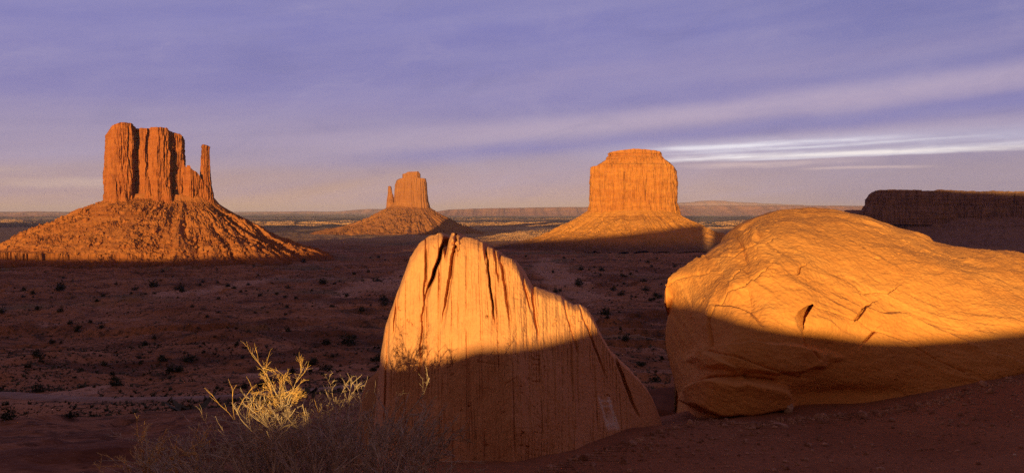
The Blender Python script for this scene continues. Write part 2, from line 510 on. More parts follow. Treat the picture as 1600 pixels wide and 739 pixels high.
def ground_z(x, y, detail=True):
    x, y = np.asarray(x, float), np.asarray(y, float)
    r = np.hypot(x, y)
    # distance along the slope: on the left the rim falls away sooner than on the right
    rim = sstep(r, 2, 6) * (1 - sstep(r, 30, 80))
    eff = np.where(y > 0, y, np.maximum(-y * 0.02, 0.01))
    eff = np.where(r > 40, r * (0.75 + 0.25 * sstep(y, -200, 300)), eff)
    left = sstep(-x, -0.4 + 0.0 * x, 3.5) * sstep(y, 1.0, 4.5)
    eff_near = eff * (1 + 0.55 * left)
    eff = np.where(r < 40, eff_near * (1 - sstep(r, 15, 40)) + eff * sstep(r, 15, 40), eff)
    right = sstep(x, 0.6, 3.5) * (1 - sstep(r, 14, 24)) * (1 - sstep(y, 8.6, 10.6) * (1 - sstep(x, 2.3, 3.4)))
    eff = eff * (1 - right) + np.minimum(eff, 6.5) * right
    z = np.interp(np.log(np.maximum(eff, 1.0)), LPX, LPZ)
    # sand climbs to the right at the foot of the big rock
    z = z + right * 0.15 * np.clip(x - 3.0, 0, 6) * sstep(y, 3, 7)
    # unseen rise behind the camera, shaped to shade the foreground
    s = x * SA + y * CA
    u = x * CA - y * SA
    bz = shade_berm(u) + 1.72
    z = z + bz * np.exp(-((s + 10.0) / 2.6) ** 2) * (s < 0)
    z = np.where((s < -10) & (r < 400), np.maximum(z, -1.72 + bz * np.exp(-((s + 10) / 30.0) ** 2)), z)
    if not detail:
        return z
    # small relief near, ledges and gullies farther out
    z = z + 0.02 * fbm(x * 1.3, y * 1.3, 0, 4, 3) * (1 - sstep(r, 12, 30)) * (s > -3)
    far_a = sstep(r, 16, 60)
    amp = np.clip(r * 0.030, 0, 9.0) * far_a * (1 - 0.72 * sstep(r, 66, 90) * (1 - sstep(r, 165, 230))) * (1 - 0.85 * sstep(r, 2000, 4500))
    n = ridged(x / 160.0, y / 160.0, 0.3, 5, 11) * 0.55 + fbm(x / 55.0, y / 55.0, 0.7, 4, 21) * 0.4
    z = z + amp * (n - 0.45)
    n2 = fbm(x / 18.0, y / 18.0, 0.1, 4, 31)
    z = z + np.clip(r * np.where(r < 66, 0.026, 0.010), 0, 1.6) * far_a * n2 * (1 - sstep(r, 1500, 3000))
    # low swells and brushy hummocks of the far plain
    fm = sstep(r, 2400, 3800)
    z = z + fm * np.clip(r / 2200.0, 1, 5) * 2.6 * fbm(x / (30 + r * 0.022), y / (30 + r * 0.022), 0.4, 4, 36, gain=0.6)
    # stepped rock ledges
    stp = np.clip(r * 0.012, 0.3, 6.0)
    mask = sstep(r, 15, 32) * sstep(fbm(x / np.where(r < 70, 18.0, 130.0), y / np.where(r < 70, 18.0, 130.0), 0.5, 3, 41), -0.15, 0.25) * (1 - sstep(r, 1600, 2600))
    q = z / stp
    fl = np.floor(q)
    zt = (fl + sstep(q - fl, 0.62, 0.9)) * stp
    z = z * (1 - 0.85 * mask) + zt * 0.85 * mask
    return z


def build_road_path():
    pts = []
    for (a, b) in ROAD_PX:
        # march the pixel ray to the smooth ground
        Ys = np.linspace(60, 400, 1400)
        zz = (HY - b) / F * Ys
        gz = ground_z((a - 800) / F * Ys, Ys, False)
        k = np.argmax(zz < gz) if np.any(zz < gz) else 600
        pts.append(((a - 800) / F * Ys[k], Ys[k]))
    pts = np.array(pts)
    t = np.linspace(0, len(pts) - 1, 260)
    xs = np.interp(t, np.arange(len(pts)), pts[:, 0])
    ys = np.interp(t, np.arange(len(pts)), pts[:, 1])
    ker = np.ones(31) / 31
    xs = np.convolve(np.pad(xs, 15, 'edge'), ker, 'valid')
    ys = np.convolve(np.pad(ys, 15, 'edge'), ker, 'valid')
    return np.stack([xs, ys], 1)


ROAD = build_road_path()


def road_blend(x, y, z):
    """flatten the ground along the road"""
    sel = (np.abs(x) < 160) & (y > 70) & (y < 330)
    if not sel.any():
        return z
    xs, ys = x[sel], y[sel]
    best = np.full(xs.shape, 1e9)
    for i in range(0, len(ROAD), 2):
        d = (xs - ROAD[i, 0]) ** 2 + (ys - ROAD[i, 1]) ** 2
        best = np.minimum(best, d)
    d = np.sqrt(best)
    w = 1 - sstep(d, 4.5, 14.0)
    z = z.copy()
    z[sel] = z[sel] * (1 - w) + ground_z(xs, ys, False) * w
    return z


def terrain(x, y):
    return road_blend(x, y, ground_z(x, y))


def build_ground():
    az = np.concatenate([np.linspace(-180, -50, 60, endpoint=False), np.linspace(-50, -33, 60, endpoint=False),
                         np.linspace(-33, 33, 820, endpoint=False), np.linspace(33, 50, 60, endpoint=False), np.linspace(50, 180, 60, endpoint=False)])
    az = np.radians(az)
    r = np.concatenate([np.geomspace(0.25, 3, 30, endpoint=False), np.geomspace(3, 14, 220, endpoint=False), np.geomspace(14, 80, 130, endpoint=False),
                        np.geomspace(80, 2400, 560, endpoint=False), np.geomspace(2400, 14000, 230, endpoint=False), np.geomspace(14000, 40000, 90, endpoint=False), np.geomspace(40000, 110000, 12)])
    A, R = np.meshgrid(az, r, indexing='ij')
    x, y = R * np.sin(A), R * np.cos(A)
    z = terrain(x.ravel(), y.ravel()).reshape(x.shape)
    V = np.stack([x, y, z], -1).reshape(-1, 3)
    nu, nv = len(az), len(r)
    f = grid_faces(nu, nv, True)[:, ::-1]
    centre = len(V)
    V = np.vstack([V, [[0, 0, -1.72]]])
    i = np.arange(nu)
    tri = np.stack([i * nv, np.full(nu, centre), ((i + 1) % nu) * nv], 1)[:, ::-1]
    X, Yy = V[:, 0], V[:, 1]
    # pale sand flats of the valley floor
    pale = np.zeros(len(V))
    for (cx, cy, Y, rx, ry) in [(868, 432, None, 38, 90), (900, 455, None, 40, 40), (600, 445, None, 50, 60), (345, 450, None, 45, 35), (110, 605, None, 60, 12),
                                (545, 560, None, 40, 14), (150, 500, None, 40, 20), (440, 590, None, 90, 10)]:
        Yd = np.interp(-(HY - cy) / F, np.interp(np.log([100, 160, 300, 500, 800, 1200, 1800]), LPX, LPZ)[::-1] * -1 / np.array([100, 160, 300, 500, 800, 1200, 1800])[::-1],
                       [1800, 1200, 800, 500, 300, 160, 100])
        cxm, rxm = (cx - 800) / F * Yd, rx / F * Yd
        d = np.hypot((X - cxm) / rxm, (Yy - Yd) / (ry / F * Yd * 8))
        pale = np.maximum(pale, 1 - sstep(d + 0.35 * fbm(X / (rxm * 0.6), Yy / (rxm * 1.2), 0.2, 4, 55), 0.65, 1.05))
    me = mesh_from('ground', V, [f, tri], attr={'pale_sand': pale})
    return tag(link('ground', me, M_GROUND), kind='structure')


build_ground()


def build_road():
    d = np.gradient(ROAD, axis=0)
    d /= np.linalg.norm(d, axis=1)[:, None]
    nrm = np.stack([d[:, 1], -d[:, 0]], 1)
    off = np.linspace(-2.7, 2.7, 9)
    wob = 1 + 0.28 * fbm(np.arange(len(ROAD))[:, None] / 7.0, np.sign(off)[None, :] * 3.0, 0, 3, 99)
    P = ROAD[:, None, :] + wob[..., None] * nrm[:, None, :] * off[None, :, None]
    z = ground_z(P[..., 0], P[..., 1], False) + 0.30 - 0.30 * (np.abs(off)[None, :] > 2.6)
    V = np.concatenate([P, z[..., None]], -1).reshape(-1, 3)
    me = mesh_from('dirt_road', V, grid_faces(len(ROAD), len(off)))
    return tag(link('road', me, M_ROAD), kind='structure')


build_road()

# ------------------------------------------------------------------ buttes
def resample_closed(pts, n, smooth=2):
    p = np.array(pts, float)
    p = np.vstack([p, p[:1]])
    s = np.concatenate([[0], np.cumsum(np.hypot(*np.diff(p, axis=0).T))])
    t = np.linspace(0, s[-1], n, endpoint=False)
    q = np.stack([np.interp(t, s, p[:, 0]), np.interp(t, s, p[:, 1])], 1)
    for _ in range(smooth):
        q = (np.roll(q, 1, 0) + q * 2 + np.roll(q, -1, 0)) / 4
    return q


def cliff(name, plan, top, base, D, mat, parent, n=420, m=110, flute=2.2, fine=0.7, taper=2.0, inset=None, seed=0, mid=None, layers=0.5, origin=None,
          top_rough=0.8, smooth=3, fw=9.0):
    """plan: (pixel, depth in pixels behind the front), counter-clockwise or not; top / base: pixel y by pixel x"""
    k = D / F
    q = resample_closed(plan, n, smooth)
    area = 0.5 * np.sum(q[:, 0] * np.roll(q[:, 1], -1) - np.roll(q[:, 0], -1) * q[:, 1])
    if area < 0:
        q = q[::-1]
    tang = np.roll(q, -1, 0) - np.roll(q, 1, 0)
    nrm = np.stack([tang[:, 1], -tang[:, 0]], 1)
    nrm /= np.linalg.norm(nrm, axis=1)[:, None] + 1e-9
    v = np.linspace(0, 1, m)
    X0, D0 = np.repeat(q[:, :1], m, 1), np.repeat(q[:, 1:], m, 1)
    topy = lut(q[:, 0], top) + top_rough * fbm(q[:, 0] * 0.16, q[:, 1] * 0.16, seed, 4, 60 + seed)
    basey = lut(q[:, 0], base) + 14
    Yp = basey[:, None] + (topy - basey)[:, None] * v[None, :]
    ins = taper * v[None, :] * np.ones_like(X0)
    if inset is not None:
        ins = ins + lut(Yp, sorted(inset))
    # vertical flutes and columns
    big = fbm(X0 / fw, D0 / fw, Yp / 85.0 + seed, 4, 5 + seed)
    mid_n = ridged(X0 / (fw * 0.42), D0 / (fw * 0.42), Yp / 40.0, 4, 15 + seed)
    sm = fbm(X0 / 2.0, D0 / 2.0, Yp / 14.0, 3, 25 + seed)
    bed = fbm(X0 / 60.0, D0 / 60.0, Yp / 3.2, 3, 35 + seed)
    blocks = fbm(X0 / 5.0, D0 / 5.0, Yp / 11.0, 4, 45 + seed)
    brk = fbm(X0 / (fw * 0.8), D0 / (fw * 0.8), seed, 3, 48 + seed)      # slabs that broke off part of the way up
    slabs = sstep(np.sin(Yp / 17.0 + 9.0 * brk) + 2.2 * gnoise(X0 / (fw * 0.6), D0 / (fw * 0.6), Yp / 30.0, 49 + seed), -0.1, 0.25)
    off = flute * big + flute * 0.55 * (mid_n - 0.5) + fine * sm + layers * bed + fine * 1.1 * blocks + fine * 1.6 * (slabs - 0.5) - ins
    # columns break off at different heights
    PX = X0 + nrm[:, :1] * off
    PD = D0 + nrm[:, 1:] * off
    PY = Yp + 0.3 * sm
    V = np.stack([(PX - 800) * k * (1 + PD * k / D), D + PD * k, (HY - PY) * k], -1)
    # cap: pull the rim towards the middle line of the plan
    midd = mid if mid is not None else 0.5 * (q[:, 1].min() + q[:, 1].max())
    xl, xr = PX[:, -1].min(), PX[:, -1].max()
    C = 14
    cap = []
    for j in range(1, C + 1):
        t = j / C
        cd = PD[:, -1] * (1 - t) + midd * t
        cx = PX[:, -1] + (np.clip(PX[:, -1], xl + 3, xr - 3) - PX[:, -1]) * t
        cy = lut(cx, top) + top_rough * (fbm(cx * 0.16, cd * 0.16, seed, 4, 60 + seed)) + 0.0
        cy = cy * min(1, 0.3 + t) + (PY[:, -1]) * max(0, 0.7 - t)
        cap.append(np.stack([(cx - 800) * k * (1 + cd * k / D), D + cd * k, (HY - cy) * k], -1))
    V = np.concatenate([V, np.stack(cap, 1)], 1)
    nu, nv = V.shape[:2]
    V = V.reshape(-1, 3)
    if origin is not None:
        V = V - np.array(origin)
    f = grid_faces(nu, nv, True)
    me = mesh_from(name, V, f)
    return link(name, me, mat, parent)


def talus(name, cx, cd, ax, ad, D, prof_l, prof_r, prof_f, mat, parent, origin, na=900, nr=260, rmax=330, gully=2.4, lump=1.0, seed=0, ledges=(), front_k=1.0,
          a_lo=0, a_hi=360, lumpf=2.6):
    """prof_*: (pixels outwards from the cliff's foot, pixel y). Everything in photograph pixels at distance D."""
    k = D / F
    th = np.radians(np.linspace(a_lo, a_hi, na, endpoint=False))
    d = np.concatenate([[-8.0, -3.0], np.linspace(0, 1, nr - 2) ** 1.15 * rmax])
    T, R = np.meshgrid(th, d, indexing='ij')
    ct, st = np.cos(T), np.sin(T)
    X = cx + ct * (ax + R)
    Dp = cd - st * (ad + R * front_k)
    wl, wr, wf = np.clip(-ct, 0, 1) ** 1.6, np.clip(ct, 0, 1) ** 1.6, np.abs(st) ** 1.6
    Rn = R + 0.05 * R * fbm(ct * 2.2, st * 2.2, seed, 3, 70 + seed)
    yl, yr, yf = lut(Rn, prof_l), lut(Rn, prof_r), lut(Rn, prof_f)
    Yp = (wl * yl + wr * yr + wf * yf) / (wl + wr + wf)
    grow = 0.12 + 0.88 * sstep(R, -5, 45)
    g1 = ridged(ct * 3.4 + R * 0.003, st * 3.4, R / 210.0 + seed, 4, 80 + seed)
    g2 = ridged(ct * 9.0 + R * 0.004, st * 9.0, R / 120.0 + seed, 4, 85 + seed)
    l1 = fbm(X / 9.0, Dp / 9.0, seed, 4, 90 + seed)
    l2 = np.abs(fbm(X / lumpf, Dp / lumpf, seed, 4, 95 + seed, gain=0.6))
    lump = lump * (0.35 + 1.5 * sstep(fbm(X / 34.0, Dp / 34.0, seed + 0.5, 3, 98 + seed), -0.35, 0.45))
    Yp = Yp - gully * grow * (g1 - 0.5) - gully * 0.45 * grow * (g2 - 0.5) - lump * grow * l1 * 0.8 - lump * 1.1 * (l2 - 0.25) * sstep(R, -14, 12)
    for (y0, hgt, amt, sd, lim) in ledges:       # a hard band: the slope turns into a small cliff there
        yy = y0 + 2.5 * fbm(ct * 5, st * 5, sd, 3, 100 + sd)
        a = amt * sstep(fbm(ct * 3, st * 3, sd + 0.5, 3, 110 + sd), -0.45, -0.1) * (1 - sstep(ct, *(lim if lim else (2, 3))))
        tt = np.clip((Yp - (yy - hgt)) / (2 * hgt), 0, 1)
        stepd = np.where(tt < 0.5, 0.16 * tt * 2, 1 - 0.16 * (1 - tt) * 2)
        stepd = np.where(np.abs(tt - 0.5) < 0.5, stepd, tt)
        Yp = Yp * (1 - a) + a * np.where((tt > 0) & (tt < 1), (yy - hgt) + stepd * 2 * hgt, Yp)
    V = np.stack([(X - 800) * k, D + Dp * k, (HY - Yp) * k], -1)
    V = V.reshape(-1, 3) - np.array(origin)
    me = mesh_from(name, V, grid_faces(na, nr, True)[:, ::-1])
    o = link(name, me, mat, parent)
    return o, (X, Dp, Yp, k)


def ico():
    t = (1 + 5 ** 0.5) / 2
    v = np.array([(-1, t, 0), (1, t, 0), (-1, -t, 0), (1, -t, 0), (0, -1, t), (0, 1, t), (0, -1, -t), (0, 1, -t), (t, 0, -1), (t, 0, 1), (-t, 0, -1), (-t, 0, 1)]) / (1 + t * t) ** .5
    f = np.array([(0, 11, 5), (0, 5, 1), (0, 1, 7), (0, 7, 10), (0, 10, 11), (1, 5, 9), (5, 11, 4), (11, 10, 2), (10, 7, 6), (7, 1, 8), (3, 9, 4), (3, 4, 2), (3, 2, 6), (3, 6, 8),
                  (3, 8, 9), (4, 9, 5), (2, 4, 11), (6, 2, 10), (8, 6, 7), (9, 8, 1)])
    return v, f


def ico_sub(n):
    v, f = ico()
    for _ in range(n):
        cache, vl, nf = {}, list(map(tuple, v)), []
        def mp(a, b):
            key = (min(a, b), max(a, b))
            if key not in cache:
                m_ = (np.array(vl[a]) + np.array(vl[b]))
                m_ = m_ / np.linalg.norm(m_)
                vl.append(tuple(m_))
                cache[key] = len(vl) - 1
            return cache[key]
        for a, b, c in f:
            ab, bc, ca = mp(a, b), mp(b, c), mp(c, a)
            nf += [(a, ab, ca), (b, bc, ab), (c, ca, bc), (ab, bc, ca)]
        v, f = np.array(vl), np.array(nf)
    return v, f


def boulder_field(name, field, n, rng, size, mat, parent, origin, rlo, rhi):
    X, Dp, Yp, k = field
    iv, jf = ico()
    V, Fc, c = [], [], 0
    na, nr = X.shape
    for _ in range(n):
        i = rng.integers(0, na)
        j = int(nr * rng.uniform(rlo, rhi))
        if np.sin(2 * math.pi * i / na) < -0.3:
            continue
        s = size * k * rng.lognormal(0, 0.45)
        v = iv * rng.uniform(0.6, 1.25, 3) * s + rng.normal(0, 0.16, iv.shape) * s
        V.append(v + np.array([(X[i, j] - 800) * k, (F * k) + Dp[i, j] * k, (HY - Yp[i, j]) * k + 0.1 * s]))
        Fc.append(jf + c)
        c += len(iv)
    me = mesh_from(name, np.vstack(V) - np.array(origin), np.vstack(Fc), smooth=False)
    o = link(name, me, mat, parent)
    o['kind'] = 'stuff'
    return o


rng = np.random.default_rng(5)

# --- the large butte on the left, with its thumb
D1 = 1848.0
o1 = (px(250, 400, D1)[0], D1, px(250, 400, D1)[2])
west = empty('sandstone_butte', o1)
tag(west, 'large deep red butte with a slender detached spire on its right, on wide talus', 'butte')
base1 = [(150, 310), (260, 312), (300, 316), (340, 324)]
cliff('cliff', [(164, 26), (166, 8), (172, 0), (178, -8), (186, -13), (199, -13), (206, -9), (208, 0), (212, 7), (219, 7), (222, 1), (227, -2), (231, 3), (236, -7), (244, -13),
                (256, -13), (264, -8), (267, 2), (270, 9), (277, 10), (283, 9), (287, 16), (288, 34), (284, 56), (250, 72), (200, 74), (172, 56)],
      [(160, 224), (166, 208), (172, 199), (180, 195), (189, 192), (206, 193.5), (210, 197), (213, 200), (227, 200.5), (240, 199.5), (261, 201), (267, 205), (273, 207), (282, 209), (287, 213), (290, 220)],
      base1, D1, M_WEST, west, n=900, m=190, flute=3.6, fine=1.15, taper=2.5, seed=1, origin=o1, smooth=2, fw=8.0)
for (bx, by, btop, bw, sd) in [(231, -6, 276, 6, 31), (181, -12, 284, 6, 32), (262, -13, 292, 8, 33), (207, 2, 270, 5, 34), (274, 8, 268, 5, 35), (246, -15, 298, 7, 36), (194, -14, 297, 6, 37)]:
    cliff('buttress', [(bx - bw, by + 6), (bx - bw * .8, by), (bx, by - 3), (bx + bw * .8, by), (bx + bw, by + 7), (bx, by + 16)],
          [(bx - bw, btop + 9), (bx - bw * .4, btop + 1), (bx, btop), (bx + bw * .5, btop + 3), (bx + bw, btop + 12)], base1, D1, M_WEST, west, n=120, m=46, flute=1.0, fine=0.8, taper=2.0,
          seed=sd, origin=o1, fw=5.0, inset=[(btop, 1.5), (300, 0.0), (318, -3.5)])
cliff('shoulder', [(280, 30), (283, 12), (289, 8), (295, 3), (302, 4), (308, 8), (314, 10), (322, 12), (330, 16), (333, 24), (326, 40), (300, 48), (284, 44)],
      [(280, 240), (287, 250), (290, 262), (293, 258), (296, 258), (299, 264), (303, 266), (308, 269), (312, 276), (317, 283), (324, 294), (330, 304), (335, 313)],
      base1, D1, M_WEST, west, n=420, m=90, flute=2.4, fine=1.0, taper=1.0, seed=2, origin=o1, fw=6.0)
cliff('spire', [(310, 26), (311, 17), (317, 12), (325, 14), (331, 19), (332, 28), (326, 36), (316, 36)],
      [(308, 226), (316, 224.5), (322, 225), (330, 228)], base1, D1, M_WEST, west, n=240, m=140, flute=1.1, fine=0.6, taper=0.0,
      inset=[(220, 6.0), (229, 4.8), (233, 5.8), (250, 5.0), (268, 4.2), (285, 2.2), (300, 0.2), (318, -3.0), (330, -6)], seed=3, origin=o1, top_rough=0.4, fw=4.0)
t1, fld1 = talus('talus', 249, 28, 84, 40, D1,
                 [(-10, 300), (0, 309), (40, 334), (85, 355), (135, 374), (165, 389), (190, 401), (230, 425)],
                 [(-10, 308), (0, 321), (25, 344), (65, 364), (95, 386), (130, 396), (150, 400), (175, 412), (230, 440)],
                 [(-10, 302), (0, 313), (30, 331), (70, 354), (105, 374), (128, 386), (150, 404), (180, 414), (230, 440)],
                 M_WTAL, west, o1, na=1500, nr=300, rmax=230, gully=8.0, lump=2.2, seed=1, ledges=[(333, 3.6, 0.75, 1, (0.3, 0.8)), (352, 2.6, 0.6, 5, (0.0, 0.6)), (371, 3.2, 0.7, 3, (-0.5, 0.1)), (393, 7.0, 0.95, 2, (-0.1, 0.35))])
boulder_field('talus_boulders', fld1, 3600, rng, 1.0, M_WTAL, west, o1, 0.15, 0.85)

boulder_field('fallen_blocks', fld1, 420, rng, 2.3, M_WTAL, west, o1, 0.2, 0.8)

# --- the smaller far butte in the middle
D2 = 4390.0
o2 = (px(640, 372, D2)[0], D2, px(640, 372, D2)[2])
east = empty('sandstone_butte', o2)
tag(east, 'small distant butte with a thin thumb on its left and a flat cap block', 'butte')
base2 = [(600, 324), (640, 322), (675, 325)]
cliff('cliff', [(614, 12), (617, 2), (625, -4), (640, -7), (655, -5), (666, 0), (671, 10), (668, 24), (640, 32), (618, 26)],
      [(612, 292), (617, 286), (620, 281), (625, 278.5), (660, 278.3), (667, 279), (669, 286), (674, 300)], base2, D2, M_EAST, east, n=360, m=90, flute=1.1, fine=0.35, taper=3.0, seed=4,
      origin=o2, top_rough=0.4, fw=5.0, inset=[(270, 2.0), (285, 0.8), (315, 0), (318, -1.0), (330, -2.5)], layers=0.3)
cliff('cap_rock', [(628, 8), (630, 2), (640, 0), (652, 1), (657, 6), (657, 16), (642, 20), (630, 17)],
      [(626, 272.5), (633, 271), (637, 268.7), (654, 267.8), (657, 272), (659, 275)], [(600, 284), (700, 284)], D2, M_EAST, east, n=140, m=24, flute=0.5, fine=0.3, taper=0.5, seed=5,
      origin=o2, top_rough=0.2, fw=4.0)
cliff('spire', [(604, 10), (606, 6), (610, 5), (614, 7), (616, 11), (613, 16), (606, 15)],
      [(600, 292), (607, 290.5), (611, 291), (613, 301), (616, 306)], base2, D2, M_EAST, east, n=120, m=60, flute=0.3, fine=0.2, taper=0.0,
      inset=[(285, 2.6), (300, 2.2), (312, 0.6), (324, -0.6), (330, -2)], seed=6, origin=o2, top_rough=0.1, fw=3.0)
t2, fld2 = talus('talus', 638, 12, 33, 20, D2,
                 [(-8, 316), (0, 324), (17, 335), (32, 346), (66, 356), (110, 363), (136, 373), (170, 380), (260, 390)],
                 [(-8, 318), (0, 325), (16, 337), (32, 347), (46, 356), (74, 365), (110, 374), (260, 390)],
                 [(-8, 317), (0, 324), (20, 337), (40, 350), (60, 361), (90, 370), (130, 377), (260, 392)],
                 M_EAST, east, o2, na=900, nr=170, rmax=180, gully=3.4, lump=2.0, seed=5)

# --- the broad orange butte right of the middle
D3 = 2626.0
o3 = (px(994, 375, D3)[0], D3, px(994, 375, D3)[2])
merr = empty('sandstone_butte', o3)
tag(merr, 'broad orange barrel-shaped butte with a stepped flat cap, lit face on', 'butte')
base3 = [(900, 327), (990, 325), (1070, 330)]
cliff('cliff', [(922, 20), (925, 4), (931, -1), (935, -5), (950, -14), (970, -19), (990, -21), (1015, -18), (1035, -11), (1047, -3), (1054, 6), (1058, 20), (1056, 46), (1035, 66), (990, 74), (945, 66), (926, 46)],
      [(915, 262), (924, 259.5), (931, 259.5), (934, 257), (945, 250), (990, 246), (1040, 249), (1047, 253), (1054, 261), (1060, 270)],
      base3, D3, M_MERR, merr, n=860, m=150, flute=1.9, fine=0.85, taper=1.0, seed=7, origin=o3, top_rough=0.7, fw=6.0, layers=0.35,
      inset=[(230, 10), (250, 6.5), (256, 4.0), (258, 1.2), (286, 0.2), (318, 0.0), (322, -1.0), (335, -4)])
cliff('cap_rock', [(944, 20), (950, 4), (965, -6), (990, -10), (1015, -7), (1035, 2), (1041, 16), (1036, 44), (1010, 56), (970, 56), (948, 42)],
      [(940, 241), (955, 236.5), (972, 234.5), (990, 232.6), (1015, 234), (1033, 236), (1040, 241)], [(900, 252), (1100, 252)], D3, M_MERR, merr, n=420, m=50, flute=1.3, fine=0.6, taper=0.0,
      seed=8, origin=o3, top_rough=0.5, fw=6.0, layers=0.6, inset=[(230, 7), (239, 6), (241.5, 8.5), (246, 5), (254, 0), (268, -4)])
t3, fld3 = talus('talus', 990, 22, 67, 42, D3,
                 [(-8, 320), (0, 328), (27, 349), (65, 368), (95, 378), (120, 385), (150, 392), (260, 400)],
                 [(-8, 322), (0, 331), (28, 349), (54, 362), (84, 371), (120, 379), (260, 394)],
                 [(-8, 318), (0, 326), (16, 337), (40, 346), (62, 358), (90, 369), (125, 380), (260, 394)],
                 M_MTAL, merr, o3, na=1100, nr=220, rmax=190, gully=3.2, lump=1.0, seed=9, ledges=[(341, 1.6, 0.45, 4, None)])
boulder_field('talus_boulders', fld3, 900, rng, 0.7, M_MTAL, merr, o3, 0.15, 0.8)

# --- the dark mesa on the far right
D4 = 3000.0
o4 = (px(1500, 390, D4)[0], D4, px(1500, 390, D4)[2])
mesa = empty('mesa', o4)
tag(mesa, 'long dark flat-topped mesa in shade at the right behind the big rock', 'mesa')
cliff('cliff', [(1352, 40), (1355, 18), (1362, 8), (1385, 2), (1410, 6), (1440, 0), (1468, 6), (1500, 12), (1540, 6), (1580, 10), (1640, 4), (1720, 10), (1800, 30), (1800, 160), (1500, 200), (1370, 150)],
      [(1340, 318), (1353, 311), (1357, 303), (1362, 299), (1372, 296.5), (1400, 296), (1438, 296.5), (1441, 298), (1462, 297.5), (1466, 296), (1500, 297.5), (1530, 299), (1548, 298), (1600, 299), (1800, 300)],
      [(1300, 336), (1800, 338)], D4, M_MESA, mesa, n=1500, m=110, flute=2.8, fine=0.9, taper=2.0, seed=10, origin=o4, top_rough=0.9, fw=8.0, layers=1.2,
      inset=[(290, 7.5), (302, 5.5), (304, 2.0), (308, 1.5), (309.5, 0), (321, -0.5), (323, -4), (328, -5), (330, -8), (345, -12)])
talus('talus', 1575, 90, 226, 84, D4,
      [(-20, 320), (0, 334), (18, 346), (50, 360), (110, 380), (300, 400)], [(-20, 320), (0, 334), (60, 362), (110, 380), (300, 400)],
      [(-20, 318), (0, 335), (20, 347), (45, 358), (80, 372), (120, 384), (300, 402)],
      M_MESA, mesa, o4, na=1000, nr=120, rmax=200, gully=2.2, lump=1.2, seed=11, ledges=[(352, 3.0, 0.7, 6, None)])

# ------------------------------------------------------------------ hills on the horizon, and an unseen ridge behind the camera shaped for its shadows
def far_hill(top, D, depth, seed, rough=0.4, foot=346):
    """a long mesa or hill: talus and cliff in front, flat top, its own depth. top: (pixel x, pixel y)"""
    k = D / F
    xs = np.linspace(top[0][0], top[-1][0], 420)
    ty = lut(xs, top) + rough * fbm(xs / 22.0, seed, 0, 5, 120 + seed)
    prof = [(0.0, 0.0), (0.12, 0.15), (0.28, 0.45), (0.42, 0.70), (0.50, 0.92), (0.56, 1.0), (0.75, 1.0), (1.0, 0.0)]
    v = np.linspace(0, 1, 40)
    hv = lut(v, prof)
    X, Vv = np.meshgrid(xs, v, indexing='ij')
    dep = (Vv - 0.5) * depth + depth * 0.16 * fbm(X / 30.0, 0.3 * Vv, seed, 4, 130 + seed)[..., ] * (Vv < 0.8)
    Yp = foot + (ty[:, None] - foot) * hv[None, :]
    Yp = Yp + 0.5 * rough * fbm(X / 8.0, Vv * 6, seed, 4, 140 + seed) * (hv[None, :] < 0.95)
    P = np.stack([(X - 800) * k, D + dep, (HY - Yp) * k], -1)
    V = P.reshape(-1, 3)
    me = mesh_from('hills', V, grid_faces(len(xs), len(v))[:, ::1])
    return tag(link('hills', me, M_HILL), kind='structure')


far_hill([(-260, 333), (-120, 331), (0, 331.5), (40, 330.5), (80, 332), (125, 333.5), (150, 336), (190, 341)], 24000, 4000, 1, 0.9)
far_hill([(-300, 338), (0, 337), (60, 336), (120, 338.5), (180, 341)], 17000, 2500, 2, 0.8, 347)
far_hill([(60, 341), (180, 334), (330, 332.5), (430, 331), (470, 330.3), (520, 331), (570, 326.5), (612, 327), (650, 330), (700, 331), (760, 331)], 30000, 5000, 3, 0.5, 343)
far_hill([(640, 337), (700, 327.5), (760, 325.5), (820, 324.5), (880, 323.5), (930, 323.5), (990, 324), (1080, 325), (1140, 333), (1200, 338)], 21000, 4000, 4, 0.35, 342)
far_hill([(980, 325), (1075, 321), (1150, 320.8), (1250, 321.2), (1330, 321.5), (1420, 322), (1600, 324), (1900, 326)], 22500, 4500, 5, 0.3, 342)
far_hill([(1000, 322), (1085, 315.5), (1115, 313), (1160, 316), (1230, 319), (1290, 322)], 46000, 8000, 6, 0.6, 340)

SHADE_RIDGE = [(-9000, 195), (-4000, 175), (-2450, 150), (-2300, 20), (-2100, -5), (-1450, -8), (-1200, -12), (-1000, -12), (-850, -5), (-600, 31), (-513, 37), (-350, 45), (-207, 60), (-120, 72),
         (-60, 86), (-12, 92), (-5, 6), (5.5, 6), (12, 94), (60, 112), (200, 165), (420, 230), (690, 236), (800, 231), (900, 225), (1150, 215), (2500, 195), (6000, 165)]  # crest shaped to shade the valley; its notch lets sun onto the foreground
RS = -350.0


